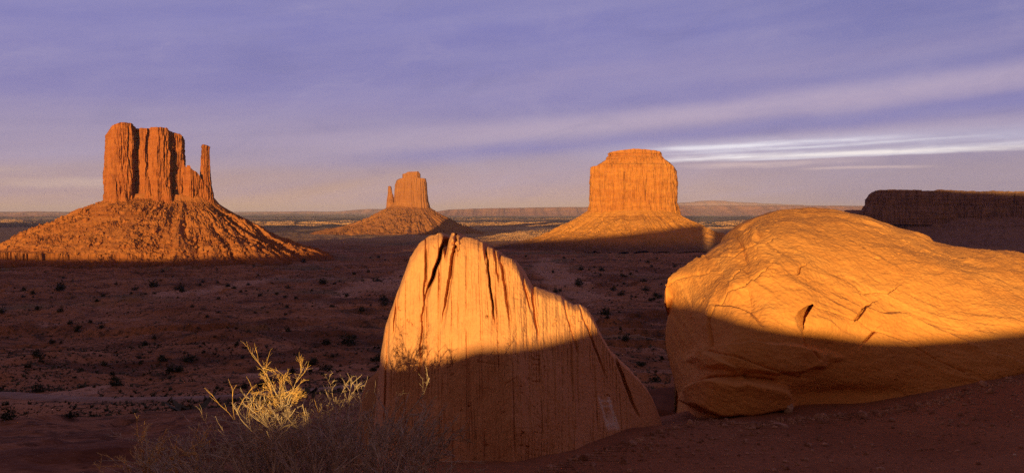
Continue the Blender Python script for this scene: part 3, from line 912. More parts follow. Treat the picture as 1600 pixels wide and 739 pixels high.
def build_shade_ridge():
    us = np.unique(np.concatenate([np.linspace(-9000, 6000, 260), np.linspace(-1800, 1200, 260), np.linspace(-40, 40, 81)]))
    h = lut(us, SHADE_RIDGE) + 1.2 * fbm(us / 40.0, 0, 0, 4, 150) * (np.abs(us) > 20)
    prof = [(-600, 0.0), (-360, 0.35), (-240, 0.55), (-200, 0.97), (-190, 1.0), (0, 1.0), (12, 0.96), (30, 0.5), (80, 0.18), (150, 0.0)]
    ds = np.array([p_[0] for p_ in prof], float)
    hv = np.array([p_[1] for p_ in prof])
    U, Dd = np.meshgrid(us, ds, indexing='ij')
    Z = -70 + (h[:, None] + 70) * hv[None, :]
    narrow = np.clip(0.2 + 0.8 * sstep(np.abs(U - 1), 5, 120), 0, 1)
    S = RS + Dd * np.where(Dd > 0, narrow, 1)
    # s,u -> x,y
    X = S * SA + U * CA
    Y = S * CA - U * SA
    V = np.stack([X, Y, Z], -1).reshape(-1, 3)
    me = mesh_from('hills', V, grid_faces(len(us), len(ds)))
    return tag(link('hills', me, M_MESA), kind='structure')  # unseen shadow caster, out of view behind the camera


build_shade_ridge()

# ------------------------------------------------------------------ foreground rocks
def polyline_param(pts, n):
    """pts: (t, x, y); returns points for n values of t in 0..1"""
    p = np.array(pts, float)
    t = np.linspace(0, 1, n)
    return np.stack([np.interp(t, p[:, 0], p[:, 1]), np.interp(t, p[:, 0], p[:, 2])], 1)


def build_slab():
    nu, nv = 620, 300
    a = np.linspace(0, 1, nu)
    bot = np.array([(0, 572, 800), (0.2, 660, 815), (0.45, 790, 775), (0.6, 850, 730), (0.72, 910, 703), (0.86, 975, 684), (0.93, 1006, 676), (1, 1037, 668)], float)
    top = np.array([(0, 594, 560), (0.04, 602, 510), (0.08, 616, 470), (0.12, 630, 432), (0.155, 641, 402), (0.19, 655, 380), (0.225, 672, 368), (0.255, 686, 364.5),
                    (0.272, 692, 369), (0.282, 695, 394), (0.288, 697, 395), (0.298, 701, 376), (0.312, 706, 364), (0.328, 715, 365), (0.338, 718, 374), (0.352, 724, 371), (0.385, 738, 372), (0.42, 754, 379), (0.428, 757, 396), (0.432, 759, 396),
                    (0.437, 762, 385), (0.46, 770, 389), (0.474, 776, 393), (0.480, 779, 404), (0.486, 782, 398), (0.505, 792, 403), (0.52, 800, 405), (0.545, 811, 418), (0.575, 823, 440), (0.595, 831, 450), (0.61, 836, 449),
                    (0.64, 856, 455), (0.67, 874, 462), (0.695, 888, 472), (0.71, 896, 477), (0.725, 905, 476), (0.745, 916, 481), (0.775, 928, 498), (0.81, 942, 528), (0.84, 954, 548),
                    (0.865, 968, 562), (0.89, 984, 577), (0.92, 1000, 594), (0.95, 1014, 612), (0.975, 1024, 632), (1, 1034, 660)], float)
    bx, by = np.interp(a, bot[:, 0], bot[:, 1]), np.interp(a, bot[:, 0], bot[:, 2])
    tx, ty = np.interp(a, top[:, 0], top[:, 1]), np.interp(a, top[:, 0], top[:, 2])
    ty = ty + 1.5 * fbm(a * 60, 0, 0, 3, 200)
    b = np.linspace(0, 1, nv)
    PX = bx[:, None] + (tx - bx)[:, None] * b[None, :]
    PY = by[:, None] + (ty - by)[:, None] * b[None, :]
    A = np.repeat(a[:, None], nv, 1)
    B = np.repeat(b[None, :], nu, 0)
    # base depth: nearest about the middle, leaning back with height
    Y0 = lut(PX, [(560, 6.75), (620, 6.35), (700, 6.15), (800, 6.15), (900, 6.45), (980, 6.95), (1040, 7.35)])
    lean = 0.55 * np.clip((680 - PY) / 315.0, -0.3, 1.2)
    depth = Y0 + lean
    # round the edges over
    edge_top = np.clip((B - 0.95) / 0.05, 0, 1)
    depth = depth + 0.10 * edge_top ** 2.0
    depth = depth + 0.40 * np.clip((0.07 - A) / 0.07, 0, 1) ** 1.8 + 0.25 * np.clip((A - 0.95) / 0.05, 0, 1) ** 2
    # undulating face
    depth = depth + 0.07 * fbm(PX / 120.0, PY / 260.0, 0, 3, 210)
    # deep cracks between the upper fins
    def crack(xt, yt, xb, yb, w, dep):
        t = np.clip((PY - yt) / (yb - yt), -0.3, 1.3)
        cxx = xt + (xb - xt) * t + 2.5 * gnoise(PY / 22.0, xt, 0, 7)
        fade = 1 - sstep(t, 0.55, 1.05)
        return dep * fade * np.exp(-np.abs((PX - cxx) / w) ** 4)
    cr = crack(698, 366, 664, 470, 2.8, 0.30) + crack(664, 455, 655, 600, 2.2, 0.05) + crack(712, 378, 690, 520, 3.0, 0.10) + crack(758, 380, 775, 520, 1.5, 0.14) + crack(782, 398, 800, 520, 2.4, 0.09)
    cr = cr + crack(772, 390, 782, 450, 2.0, 0.07) + crack(832, 448, 842, 540, 2.8, 0.08) + crack(812, 420, 835, 500, 2.2, 0.06) + crack(624, 440, 612, 540, 1.8, 0.05) + crack(880, 466, 905, 560, 2.0, 0.04)
    cr = cr + crack(606, 520, 600, 700, 2.0, 0.05) + crack(960, 556, 1000, 660, 2.5, 0.07) + crack(905, 476, 950, 600, 1.8, 0.04)
    depth = depth + cr
    # fluted bedding: grooves that run with the face's columns
    q = PX * 0.62 + (A * 450 + 585) * 0.38
    wv = 1.3 * fbm(PX / 60.0, PY / 70.0, 1, 3, 220)
    g1 = gnoise((q + wv) / 7.0, PY / 420.0, 0.2, 230)
    g2 = gnoise((q + wv) / 3.1, PY / 200.0, 0.7, 231)
    g3 = gnoise((q + wv) / 1.5, PY / 90.0, 0.4, 232)
    ups = 0.5 + 0.9 * sstep(620 - PY, 0, 180)
    depth = depth + ups * (0.003 * np.abs(g1) ** 0.8 + 0.003 * np.clip(g2, 0, 1) + 0.003 * g3)
    depth = depth - 0.010 * fbm(PX / 16.0, PY / 34.0, 3, 4, 240)
    for (fq, fy, wd, dp, sd) in [(13.0, 150.0, 0.035, 0.020, 233), (6.0, 90.0, 0.05, 0.012, 234), (26.0, 260.0, 0.020, 0.028, 235), (3.5, 60.0, 0.08, 0.009, 236)]:
        nn = gnoise((q + wv) / fq, PY / (fy * 6), 0.9, sd)
        msk = sstep(gnoise(PX / (fq * 2.2), PY / fy, 0.3, sd + 10), 0.02, 0.30)
        depth = depth + dp * np.exp(-(np.abs(nn) / wd) ** 1.5) * msk * ups
    # plates of slightly different level between the joints
    for (pw, amp, sd) in [(23.0, 0.024, 1), (11.0, 0.014, 2), (5.0, 0.007, 3)]:
        qq = (q + wv * 1.2 + 5.0 * gnoise(q / 40.0, 0.5, sd, 281)) / pw
        pid = np.floor(qq)
        hgt = np.abs(np.sin(pid * 12.9898 + sd * 4.1) * 43758.5453) % 1.0 - 0.5
        run = sstep(gnoise(pid * 3.7, PY / 110.0, sd + 0.5, 282), -0.25, 0.05) * (0.45 + 0.55 * sstep(640 - PY, 0, 160))
        depth = depth + amp * hgt * run
        fr = np.minimum(qq - pid, 1 - (qq - pid)) * pw
        jm = sstep(gnoise(PX / 30.0, PY / 60.0, sd + 2.5, 283), 0.0, 0.25)
        depth = depth + 0.6 * amp * np.exp(-(fr / 0.7) ** 2) * jm
    chip = gnoise(PX / 9.0, PY / 7.0, 4.0, 284)
    depth = depth + 0.018 * sstep(chip, 0.38, 0.5) * sstep(gnoise(PX / 50.0, PY / 40.0, 5.0, 285), 0.1, 0.4)
    depth = depth + 0.004 * fbm(PX / 2.2, PY / 3.5, 6.0, 3, 286)
    # a rough knob in the crack
    kn = np.exp(-(((PX - 711) / 7) ** 2 + ((PY - 380) / 16) ** 2))
    depth = depth + 0.10 * kn * fbm(PX / 5.0, PY / 5.0, 0, 3, 250)
    # shallow weathered carving
    strokes = [(838, 545, 838, 556), (838, 556, 843, 556), (833, 562, 842, 562), (833, 570, 842, 570), (842, 562, 842, 570), (834, 576, 834, 588), (838, 574, 838, 586), (842, 574, 842, 588),
               (834, 596, 843, 596), (838, 588, 838, 598), (746, 565, 782, 570), (850, 548, 850, 590), (700, 575, 716, 560), (790, 600, 806, 590)]
    for (x1, y1, x2, y2) in strokes:
        vx, vy = x2 - x1, y2 - y1
        t = np.clip(((PX - x1) * vx + (PY - y1) * vy) / (vx * vx + vy * vy), 0, 1)
        dd = np.hypot(PX - x1 - t * vx, PY - y1 - t * vy)
        depth = depth + 0.010 * np.exp(-(dd / 1.1) ** 2)
    # pale scraped patch near the right foot
    sx, sy = PX - 951 - (PY - 645) * 0.30, PY - 645
    inside = (1 - sstep(np.abs(sx), 8, 12)) * (1 - sstep(np.abs(sy), 22, 29))
    bars = np.clip(np.exp(-((sy + 19) / 1.5) ** 2) + np.exp(-((sy + 11) / 1.5) ** 2) + np.exp(-((sx + 8) / 1.5) ** 2) + np.exp(-((sx - 7) / 2.0) ** 2) + np.exp(-((sy - 17) / 1.6) ** 2)
                   + sstep(sy, -4, 8) * 0.55, 0, 1)
    scar = inside * bars * (0.55 + 0.5 * gnoise(PX / 2.0, PY / 5.0, 0, 260))
    scar = np.clip(scar + 0.5 * (gnoise(PX / 2.2, PY / 4.0, 2.0, 261) > 0.82) * (PY > 540), 0, 0.85)
    Fv = np.stack([(PX - 800) / F * depth, depth, (HY - PY) / F * depth], -1)
    # back of the slab: the same outline 1.1 m behind, drawn in a little, and rough
    nb = 60
    nr_ = 14
    rows = []
    cxm = (PX.mean() - 800) / F * 6.5
    top_edge = Fv[:, -1, :]
    back = []
    for j in range(1, nr_ + 1):
        t = j / nr_
        drop = 0.30 * t ** 2 + 0.03 * np.abs(fbm(a * 20, t * 4, 0, 3, 270)) * t
        P = top_edge.copy()
        P[:, 1] += 0.95 * t
        P[:, 0] += (cxm - P[:, 0]) * 0.10 * t + 0.12 * t
        P[:, 2] -= drop
        back.append(P)
    for j in range(1, 12):
        t = j / 11
        P = back[nr_ - 1].copy()
        P[:, 2] = P[:, 2] * (1 - t) + (-4.2) * t
        P[:, 1] += 0.5 * t
        back.append(P)
    Bk = np.stack(back, 1)
    V = np.concatenate([Fv, Bk], 1)
    n2 = V.shape[1]
    sc = np.concatenate([scar, np.zeros((nu, Bk.shape[1]))], 1)
    o = (0.0, 6.6, -2.3)
    faces = [grid_faces(nu, n2)]
    me = mesh_from('sandstone_slab', V.reshape(-1, 3) - np.array(o), faces, attr={'scar': sc.ravel()})
    ob = link('sandstone_slab', me, M_SLAB, loc=o)
    return tag(ob, 'upright fin of pale sandstone with vertical grooves and split tips, between the shrub and the big rounded rock', 'rock')


build_slab()


def build_big_rock():
    nu, nv = 900, 460
    a = np.linspace(0, 1, nu)
    # crest outline (photograph pixels) and its depth, then the foot line
    crest = np.array([(0, 1040, 474, 9.3), (0.015, 1040, 452, 9.35), (0.03, 1045, 436, 9.4), (0.06, 1062, 422, 9.5), (0.10, 1092, 406, 9.6), (0.135, 1116, 388, 9.75), (0.16, 1130, 380, 9.8), (0.185, 1146, 372, 9.9),
                      (0.20, 1149, 360, 10.0), (0.225, 1162, 349, 10.0), (0.255, 1180, 340, 10.1), (0.30, 1212, 330, 10.2), (0.35, 1250, 330, 10.3), (0.40, 1295, 334, 10.3), (0.46, 1345, 344, 10.3),
                      (0.53, 1400, 360, 10.2), (0.60, 1455, 376, 10.2), (0.68, 1515, 390, 10.2), (0.74, 1560, 397, 10.3), (0.80, 1605, 400, 10.4), (0.90, 1700, 410, 10.6), (1.0, 1810, 470, 10.8)], float)
    foot = np.array([(0, 1078, 634, 9.2), (0.05, 1086, 641, 8.5), (0.10, 1100, 648, 7.75), (0.15, 1130, 655, 7.35), (0.22, 1175, 658, 7.3), (0.28, 1225, 650, 7.4), (0.35, 1285, 641, 7.6), (0.45, 1372, 636, 7.7),
                     (0.55, 1455, 622, 7.85), (0.65, 1525, 600, 7.95), (0.75, 1590, 583, 8.05), (0.85, 1680, 566, 8.2), (1.0, 1830, 545, 8.6)], float)
    C = np.stack([np.interp(a, crest[:, 0], crest[:, i]) for i in (1, 2, 3)], 1)
    ker = np.ones(7) / 7
    Bt = np.stack([np.interp(a, foot[:, 0], foot[:, i]) for i in (1, 2, 3)], 1)
    ker = np.ones(25) / 25
    for i in range(3):
        Bt[:, i] = np.convolve(np.pad(Bt[:, i], 12, 'edge'), ker, 'valid')
    C3 = np.stack([(C[:, 0] - 800) / F * C[:, 2], C[:, 2], (HY - C[:, 1]) / F * C[:, 2]], 1)
    B3 = np.stack([(Bt[:, 0] - 800) / F * Bt[:, 2], Bt[:, 2], (HY - Bt[:, 1]) / F * Bt[:, 2]], 1)
    B3[:, 2] -= 0.05
    b = np.linspace(0, 1, nv)
    ph = b * math.pi / 2
    hz = (1 - np.cos(ph)) ** 0.80         # horizontal progress
    vt = np.sin(ph) ** 0.95               # vertical progress
    A = np.repeat(a[:, None], nv, 1)
    Bm = np.repeat(b[None, :], nu, 0)
    P = np.empty((nu, nv, 3))
    P[..., 0] = B3[:, None, 0] + (C3 - B3)[:, None, 0] * (0.35 * hz + 0.65 * vt)[None, :]
    P[..., 1] = B3[:, None, 1] + (C3 - B3)[:, None, 1] * hz[None, :]
    P[..., 2] = B3[:, None, 2] + (C3 - B3)[:, None, 2] * vt[None, :]
    # left end: bulges out and is undercut, so the foot lies behind the belly
    lw = np.clip((0.13 - A) / 0.13, 0, 1)
    belly = np.sin(np.clip(Bm * 1.45, 0, 1) * math.pi)
    P[..., 0] -= lw ** 1.2 * belly * 0.10
    P[..., 1] += lw ** 1.5 * 0.35 * (1 - Bm) ** 0.5
    low = np.clip((0.40 - Bm) / 0.40, 0, 1)
    under = np.exp(-((A - 0.04) / 0.05) ** 2) * low ** 0.7
    foot_cut = np.clip(1 - Bm / 0.34, 0, 1) ** 1.5 * (1 - sstep(A, 0.34, 0.62))
    P[..., 1] += 0.30 * foot_cut
    X, Y, Z = P[..., 0], P[..., 1], P[..., 2]
    PX = 800 + X / Y * F
    PY = HY - Z / Y * F
    # outward direction of the section
    du = np.gradient(P, axis=0)
    dv = np.gradient(P, axis=1)
    N = np.cross(du, dv)
    N /= np.linalg.norm(N, axis=-1)[..., None] + 1e-9
    if N[nu // 2, nv // 2, 1] > 0:
        N = -N
    # bedding coordinate: beds sweep over the dome and dip to the right
    w = Z * 0.92 + X * 0.36 - Y * 0.22 + 0.16 * fbm(X * 0.55, Y * 0.55, Z * 0.55, 3, 300)
    n_big = 0.075 * fbm(X * 0.7, Y * 0.7, Z * 1.0, 3, 301)
    def ledge(freq, amp, seed, sharp=0.78):
        q = w * freq + 0.35 * fbm(X * 0.9, Y * 0.9, Z * 0.9, 3, seed)
        fr = q - np.floor(q)
        saw = np.where(fr < sharp, fr / sharp, 1 - (fr - sharp) / (1 - sharp))
        msk = sstep(fbm(X * 0.75, Y * 0.75, Z * 0.75 + seed, 3, seed + 1), -0.15, 0.35)
        return amp * (saw - 0.5) * msk
    disp = n_big + ledge(2.2, 0.055, 310, 0.93) + ledge(6.1, 0.018, 320, 0.90) + ledge(15.0, 0.005, 330, 0.85) + ledge(34.0, 0.0025, 335, 0.8)
    disp += 0.008 * fbm(X * 5, Y * 5, Z * 12, 5, 340) + 0.004 * fbm(X * 30, Y * 30, Z * 45, 3, 341)
    pit = fbm(X * 9, Y * 9, Z * 14, 3, 342)
    disp -= 0.009 * sstep(pit, 0.48, 0.66) * sstep(fbm(X * 1.1, Y * 1.1, Z * 1.1, 2, 343), 0.0, 0.35)
    upper = sstep(520 - PY, -60, 60)
    # named cracks and scoops of the photograph
    def crease(pts, wd, dep, lip=0.5):
        d = np.zeros_like(PX)
        p = np.array(pts, float)
        best = np.full(PX.shape, 1e9)
        side = np.zeros_like(PX)
        for (x1, y1), (x2, y2) in zip(p[:-1], p[1:]):
            vx, vy = x2 - x1, y2 - y1
            t = np.clip(((PX - x1) * vx + (PY - y1) * vy) / (vx * vx + vy * vy), 0, 1)
            dx, dy = PX - x1 - t * vx, PY - y1 - t * vy
            dd = np.hypot(dx, dy) + 0.6 * gnoise(PX / 9.0, PY / 9.0, x1, 350)
            sd = np.sign(vx * dy - vy * dx)
            side = np.where(dd < best, sd, side)
            best = np.minimum(best, dd)
        d = -0.8 * dep * np.exp(-np.abs(best / (wd * 0.65)) ** 1.4)
        d += lip * 0.8 * dep * np.exp(-(best / (wd * 7)) ** 2) * sstep(side * best, -0.5, 0.8)
        return d
    disp += crease([(1042, 446), (1066, 434), (1092, 430), (1110, 428)], 2.2, 0.07)
    disp += crease([(1095, 407), (1120, 404), (1148, 404), (1163, 394), (1205, 381)], 2.4, 0.08)
    disp += crease([(1149, 372), (1165, 369), (1178, 362)], 2.2, 0.06)
    disp += crease([(1112, 502), (1125, 480), (1142, 462), (1170, 452), (1182, 444), (1194, 433)], 2.2, 0.07)
    disp += crease([(1146, 446), (1150, 436), (1156, 431)], 2.0, 0.045)
    disp += crease([(1246, 432), (1248, 422), (1256, 417)], 1.8, 0.03)
    disp += crease([(1337, 500), (1348, 485), (1352, 476), (1362, 471)], 2.2, 0.07)
    disp += crease([(1352, 533), (1360, 524), (1368, 516)], 2.2, 0.05)
    disp += crease([(1270, 484), (1305, 492), (1340, 502), (1370, 516), (1420, 530)], 1.6, 0.03)
    disp += crease([(1345, 453), (1370, 452), (1390, 454), (1400, 448)], 1.6, 0.03)
    disp += crease([(1112, 502), (1110, 530), (1112, 548)], 2.0, 0.05)
    disp += crease([(1252, 520), (1258, 545), (1272, 560)], 2.4, 0.05)
    disp += crease([(1080, 606), (1115, 592), (1160, 588), (1210, 594)], 2.6, 0.06)
    disp += crease([(1090, 548), (1120, 552), (1150, 562), (1190, 575), (1250, 590)], 2.2, 0.035)
    disp += crease([(1430, 540), (1470, 562), (1510, 580)], 2.0, 0.03)
    # the dark hollow
    hx, hy = (PX - 1252) / 11.0, (PY - 500) / 19.0
    ang = hx + 0.35 * hy
    disp += 0.05 * np.exp(-(((PX - 1290) / 34) ** 2 + ((PY - 505) / 16) ** 2))
    # shaded lower lobe at the left foot
    lob = np.hypot((PX - 1155) / 95.0, (PY - 628) / 36.0) + 0.12 * gnoise(PX / 30.0, PY / 18.0, 0, 361)
    disp += 0.13 * (1 - sstep(lob, 0.72, 1.05))
    disp += 0.07 * (1 - sstep(np.hypot((PX - 1190) / 120.0, (PY - 560) / 24.0) + 0.15 * gnoise(PX / 26.0, PY / 14.0, 0, 362), 0.75, 1.05))
    disp -= 0.08 * np.exp(-(((PX - 1330) / 90) ** 2 + ((PY - 618) / 18) ** 2))
    cxh = lut(PY, [(478, 1268), (485, 1257), (492, 1250), (500, 1246), (508, 1246), (516, 1248), (524, 1250)])
    wdh = lut(PY, [(480, 2), (486, 7), (493, 9), (503, 7.5), (512, 5), (522, 2)])
    hollow = (1 - sstep(np.abs(PX - cxh), wdh * 0.55, wdh * 0.95)) * sstep(PY, 479, 486) * (1 - sstep(PY, 514, 522))
    for (xs, ys, wq, hs) in [([1362, 1353, 1349, 1338], [470, 477, 486, 501], 2.0, 0.16), ([1369, 1361, 1352], [515, 524, 534], 1.8, 0.12), ([1195, 1184, 1170, 1144, 1126, 1113], [432, 444, 452, 462, 480, 503], 1.6, 0.16),
                             ([1156, 1151, 1146], [430, 437, 447], 1.8, 0.14), ([1256, 1248, 1246], [417, 422, 433], 1.6, 0.10), ([1205, 1163, 1148], [381, 394, 404], 1.8, 0.12)]:
        c2 = np.interp(PY, ys, xs)
        hollow = np.maximum(hollow, hs * (1 - sstep(np.abs(PX - c2), wq * 0.5, wq)) * sstep(PY, ys[0] - 2, ys[0] + 4) * (1 - sstep(PY, ys[-1] - 4, ys[-1] + 2)))
    edge = (0.25 + 0.75 * sstep(A, 0.0, 0.06)) * sstep(Bm, 0, 0.04) * (1 - 0.9 * sstep(Bm, 0.955, 1.0))
    P = P + N * (disp * edge)[..., None]
    P = P + hollow[..., None] * 0.55 * np.array([0.50, 0.86, 0.05])
    # back side: on over the top and down behind
    back = []
    top_edge = P[:, -1, :]
    for j in range(1, 40):
        t = j / 39
        q = top_edge.copy()
        q[:, 1] += 3.2 * math.sin(t * math.pi / 2) * (0.35 + 0.65 * sstep(a, 0, 0.25))
        q[:, 2] = top_edge[:, 2] + (-3.6 - top_edge[:, 2]) * (1 - math.cos(t * math.pi / 2))
        q[:, 0] += (0.15 * t + 1.1 * (1 - math.cos(t * math.pi / 2)) ** 0.8) * (1 - sstep(a, 0.0, 0.30))
        q[:, 2] -= 0.10 * np.abs(fbm(q[:, 0] * 1.2, q[:, 1] * 1.2, 0, 4, 360)) * min(1, t * 4)
        back.append(q)
    # skirt below the foot
    sk = P[:, :1, :].copy()
    sk[..., 2] -= 0.5
    sk[..., 1] += 0.3
    V = np.concatenate([sk, P, np.stack(back, 1)], 1)
    # close the ends with fans
    nv2 = V.shape[1]
    V2 = V.reshape(-1, 3)
    c0, c1 = V[0].mean(0), V[-1].mean(0)
    c0[0] += 0.05
    i0, i1 = len(V2), len(V2) + 1
    V2 = np.vstack([V2, [c0], [c1]])
    j = np.arange(nv2)
    jn = (j + 1) % nv2
    f0 = np.stack([j, np.full(nv2, i0), jn], 1)
    f1 = np.stack([(nu - 1) * nv2 + j, (nu - 1) * nv2 + jn, np.full(nv2, i1)], 1)
    o = (4.0, 9.0, -1.8)
    me = mesh_from('sandstone_boulder', V2 - np.array(o), [grid_faces(nu, nv2), f0, f1])
    ob = link('sandstone_boulder', me, M_ROCK, loc=o)
    return tag(ob, 'huge smooth whale-backed orange sandstone rock with curved cracks, rising from the sand at the right', 'rock')


build_big_rock()


def stone(name, loc, size, seed, mat, label, cat='stone', group=None, flat=0.6, sub=3, ang=0.35):
    v, f = ico_sub(sub)
    r = 1 + ang * fbm(v[:, 0] * 1.1 + seed, v[:, 1] * 1.1, v[:, 2] * 1.1, 3, 400 + seed)
    v = v * r[:, None]
    # chip a few flat facets
    rg = np.random.default_rng(seed)
    for _ in range(7):
        n = rg.normal(0, 1, 3)
        n /= np.linalg.norm(n)
        d = v @ n
        over = np.clip(d - 0.72, 0, 9)
        v = v - n[None, :] * over[:, None] * 0.9
    v = v * np.array(size)
    v[:, 2] *= flat
    me = mesh_from(name, v, f)
    o = link(name, me, mat, loc=loc)
    o.rotation_euler = (0, 0, seed * 1.3)
    return tag(o, label, cat, group)


def on_ground(x, y, lo=3.0, hi=40.0):
    Ys = np.linspace(lo, hi, 900)
    gz = terrain((x - 800) / F * Ys, Ys)
    zz = (HY - y) / F * Ys
    k = np.argmax(zz < gz)
    return np.array([(x - 800) / F * Ys[k], Ys[k], gz[k]])


stone('stone', on_ground(1228, 642) + np.array([0, -.05, .03]), (0.055, 0.05, 0.06), 3, M_PALE, 'pale wedge-shaped stone leaning on the foot of the big rounded rock', flat=1.0)
stone('stone', on_ground(1218, 665), (0.085, 0.05, 0.03), 4, M_STONE, 'flat oblong reddish stone lying on the open sand before the big rock', flat=0.7)
stone('stone', on_ground(1277, 655), (0.04, 0.035, 0.035), 5, M_STONE, 'small lumpy red stone on the sand beyond the flat oblong stone', flat=0.8)
stone('stone', on_ground(1585, 712), (0.016, 0.014, 0.014), 6, M_PALE, 'tiny white pebble on bare sand in the lower right corner', flat=0.8)
stone('stone', on_ground(1376, 735), (0.03, 0.025, 0.022), 7, M_STONE, 'grey-red stone half buried at the lower edge of the sand', flat=0.8)
stone('stone', on_ground(1166, 690), (0.024, 0.02, 0.018), 8, M_STONE, 'little red stone on the sand between the grooved slab and the lower edge', flat=0.8)
stone('boulder', (-1.17, 7.6, -2.1), (0.22, 0.5, 0.95), 12, M_SLAB, 'narrow shaded wedge of rock behind the left foot of the grooved slab', 'rock', flat=0.75)
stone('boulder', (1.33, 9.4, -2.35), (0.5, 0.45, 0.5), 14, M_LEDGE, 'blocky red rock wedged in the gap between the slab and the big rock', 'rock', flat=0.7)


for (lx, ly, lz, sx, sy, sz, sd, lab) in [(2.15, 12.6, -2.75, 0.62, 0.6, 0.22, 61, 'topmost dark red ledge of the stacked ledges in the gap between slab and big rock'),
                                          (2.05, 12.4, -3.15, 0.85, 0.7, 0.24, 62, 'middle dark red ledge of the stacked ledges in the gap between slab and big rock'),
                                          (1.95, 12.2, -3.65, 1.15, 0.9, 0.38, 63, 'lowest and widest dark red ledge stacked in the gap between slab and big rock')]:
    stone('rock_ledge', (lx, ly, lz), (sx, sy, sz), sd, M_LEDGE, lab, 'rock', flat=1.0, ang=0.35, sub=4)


def gravel():
    """loose grit along the foot of the big rock and over the sand"""
    rg = np.random.default_rng(77)
    iv, jf = ico()
    V, Fc, c = [], [], 0
    n = 5200
    pxs = rg.uniform(840, 1620, n)
    line = lut(pxs, [(840, 735), (1037, 672), (1100, 650), (1175, 663), (1225, 655), (1372, 640), (1455, 626), (1525, 604), (1600, 584)])
    pys = line + np.abs(rg.normal(0, 1, n)) * np.where(rg.random(n) < 0.5, 6, 60) + 1.0
    keep = pys < 760
    pxs, pys = pxs[keep], pys[keep]
    Ys = np.linspace(3.5, 12, 160)
    for x, y in zip(pxs, pys):
        gz = ground_z((x - 800) / F * Ys, Ys)
        zz = (HY - y) / F * Ys
        k = int(np.argmax(zz < gz))
        if k == 0:
            continue
        s = 0.0052 * rg.lognormal(0, 0.65)
        V.append(iv * rg.uniform(0.5, 1.3, 3) * s + np.array([(x - 800) / F * Ys[k], Ys[k], gz[k] + 0.2 * s]))
        Fc.append(jf + c)
        c += 12
    me = mesh_from('gravel', np.vstack(V), np.vstack(Fc), smooth=False)
    return tag(link('gravel', me, M_STONE), 'loose reddish grit scattered on the sand at the foot of the rocks', 'gravel', kind='stuff')


gravel()

# ------------------------------------------------------------------ shrubs
def tubes(paths, sides=4):
    """paths: list of (points (n,3), radii (n,)) -> verts, faces"""
    V, Fc, c = [], [], 0
    ang = np.arange(sides) * 2 * math.pi / sides
    for P, R in paths:
        n = len(P)
        T = np.gradient(P, axis=0)
        T /= np.linalg.norm(T, axis=1)[:, None] + 1e-9
        ref = np.array([0.31, 0.83, 0.46])
        U = np.cross(T, ref)
        U /= np.linalg.norm(U, axis=1)[:, None] + 1e-9
        Wv = np.cross(T, U)
        ring = P[:, None, :] + R[:, None, None] * (U[:, None, :] * np.cos(ang)[None, :, None] + Wv[:, None, :] * np.sin(ang)[None, :, None])
        V.append(ring.reshape(-1, 3))
        i, j = np.meshgrid(np.arange(n - 1), np.arange(sides), indexing='ij')
        j2 = (j + 1) % sides
        f = np.stack([i * sides + j, i * sides + j2, (i + 1) * sides + j2, (i + 1) * sides + j], -1).reshape(-1, 4) + c
        Fc.append(f)
        c += n * sides
    return np.vstack(V), np.vstack(Fc)


def grow(rg, start, direction, length, radius, depth, out, spread=0.6, seg=7, kids=(3, 6), wig=0.16, up=0.08, buds=False):
    d = np.array(direction, float)
    d /= np.linalg.norm(d)
    P, p = [np.array(start, float)], np.array(start, float)
    for _ in range(seg):
        d = d + rg.normal(0, wig, 3) + np.array([0, 0, up])
        d /= np.linalg.norm(d)
        p = p + d * length / seg
        P.append(p.copy())
    P = np.array(P)
    R = np.linspace(radius, radius * 0.45, len(P))
    out.setdefault(depth, []).append((P, R))
    if depth == 0:
        return
    for _ in range(rg.integers(*kids)):
        t = rg.uniform(0.25, 1.0)
        i = t * (len(P) - 1)
        i0 = int(min(i, len(P) - 2))
        q = P[i0] + (P[i0 + 1] - P[i0]) * (i - i0)
        tdir = P[i0 + 1] - P[i0]
        tdir /= np.linalg.norm(tdir)
        nd = tdir + rg.normal(0, spread, 3)
        grow(rg, q, nd, length * rg.uniform(0.18, 0.42), radius * 0.62, depth - 1, out, spread, max(4, seg - 1), kids, wig, up)


def shrub(name, base, stems, seed, label, cat='shrub', radius=0.006, bright=None, mat_stem=M_STEM, mat_twig=M_LIT_TWIG):
    """stems: list of (target offset, curl, level, n kids) grown from the base"""
    rg = np.random.default_rng(seed)
    root = empty(name, base)
    tag(root, label, cat)
    out = {}
    for (st, tip, dep, kids, spread) in stems:
        st, tip = np.array(st, float), np.array(tip, float)
        L = np.linalg.norm(tip - st)
        grow(rg, st, tip - st, L, radius * (0.6 + 0.5 * L), dep, out, spread, 9, kids, 0.10, 0.0)
    thick = [p for dpt, ps in out.items() if dpt >= 2 for p in ps]
    thin = [p for dpt, ps in out.items() if dpt < 2 for p in ps]
    if thick:
        link('stems', mesh_from('stems', *tubes(thick, 5)), mat_stem, root)
    link('twigs', mesh_from('twigs', *tubes(thin, 3)), mat_stem if not bright else mat_twig, root)
    return root, rg


def pt(x, y, Y, base):
    return px(x, y, Y) - np.array(base)


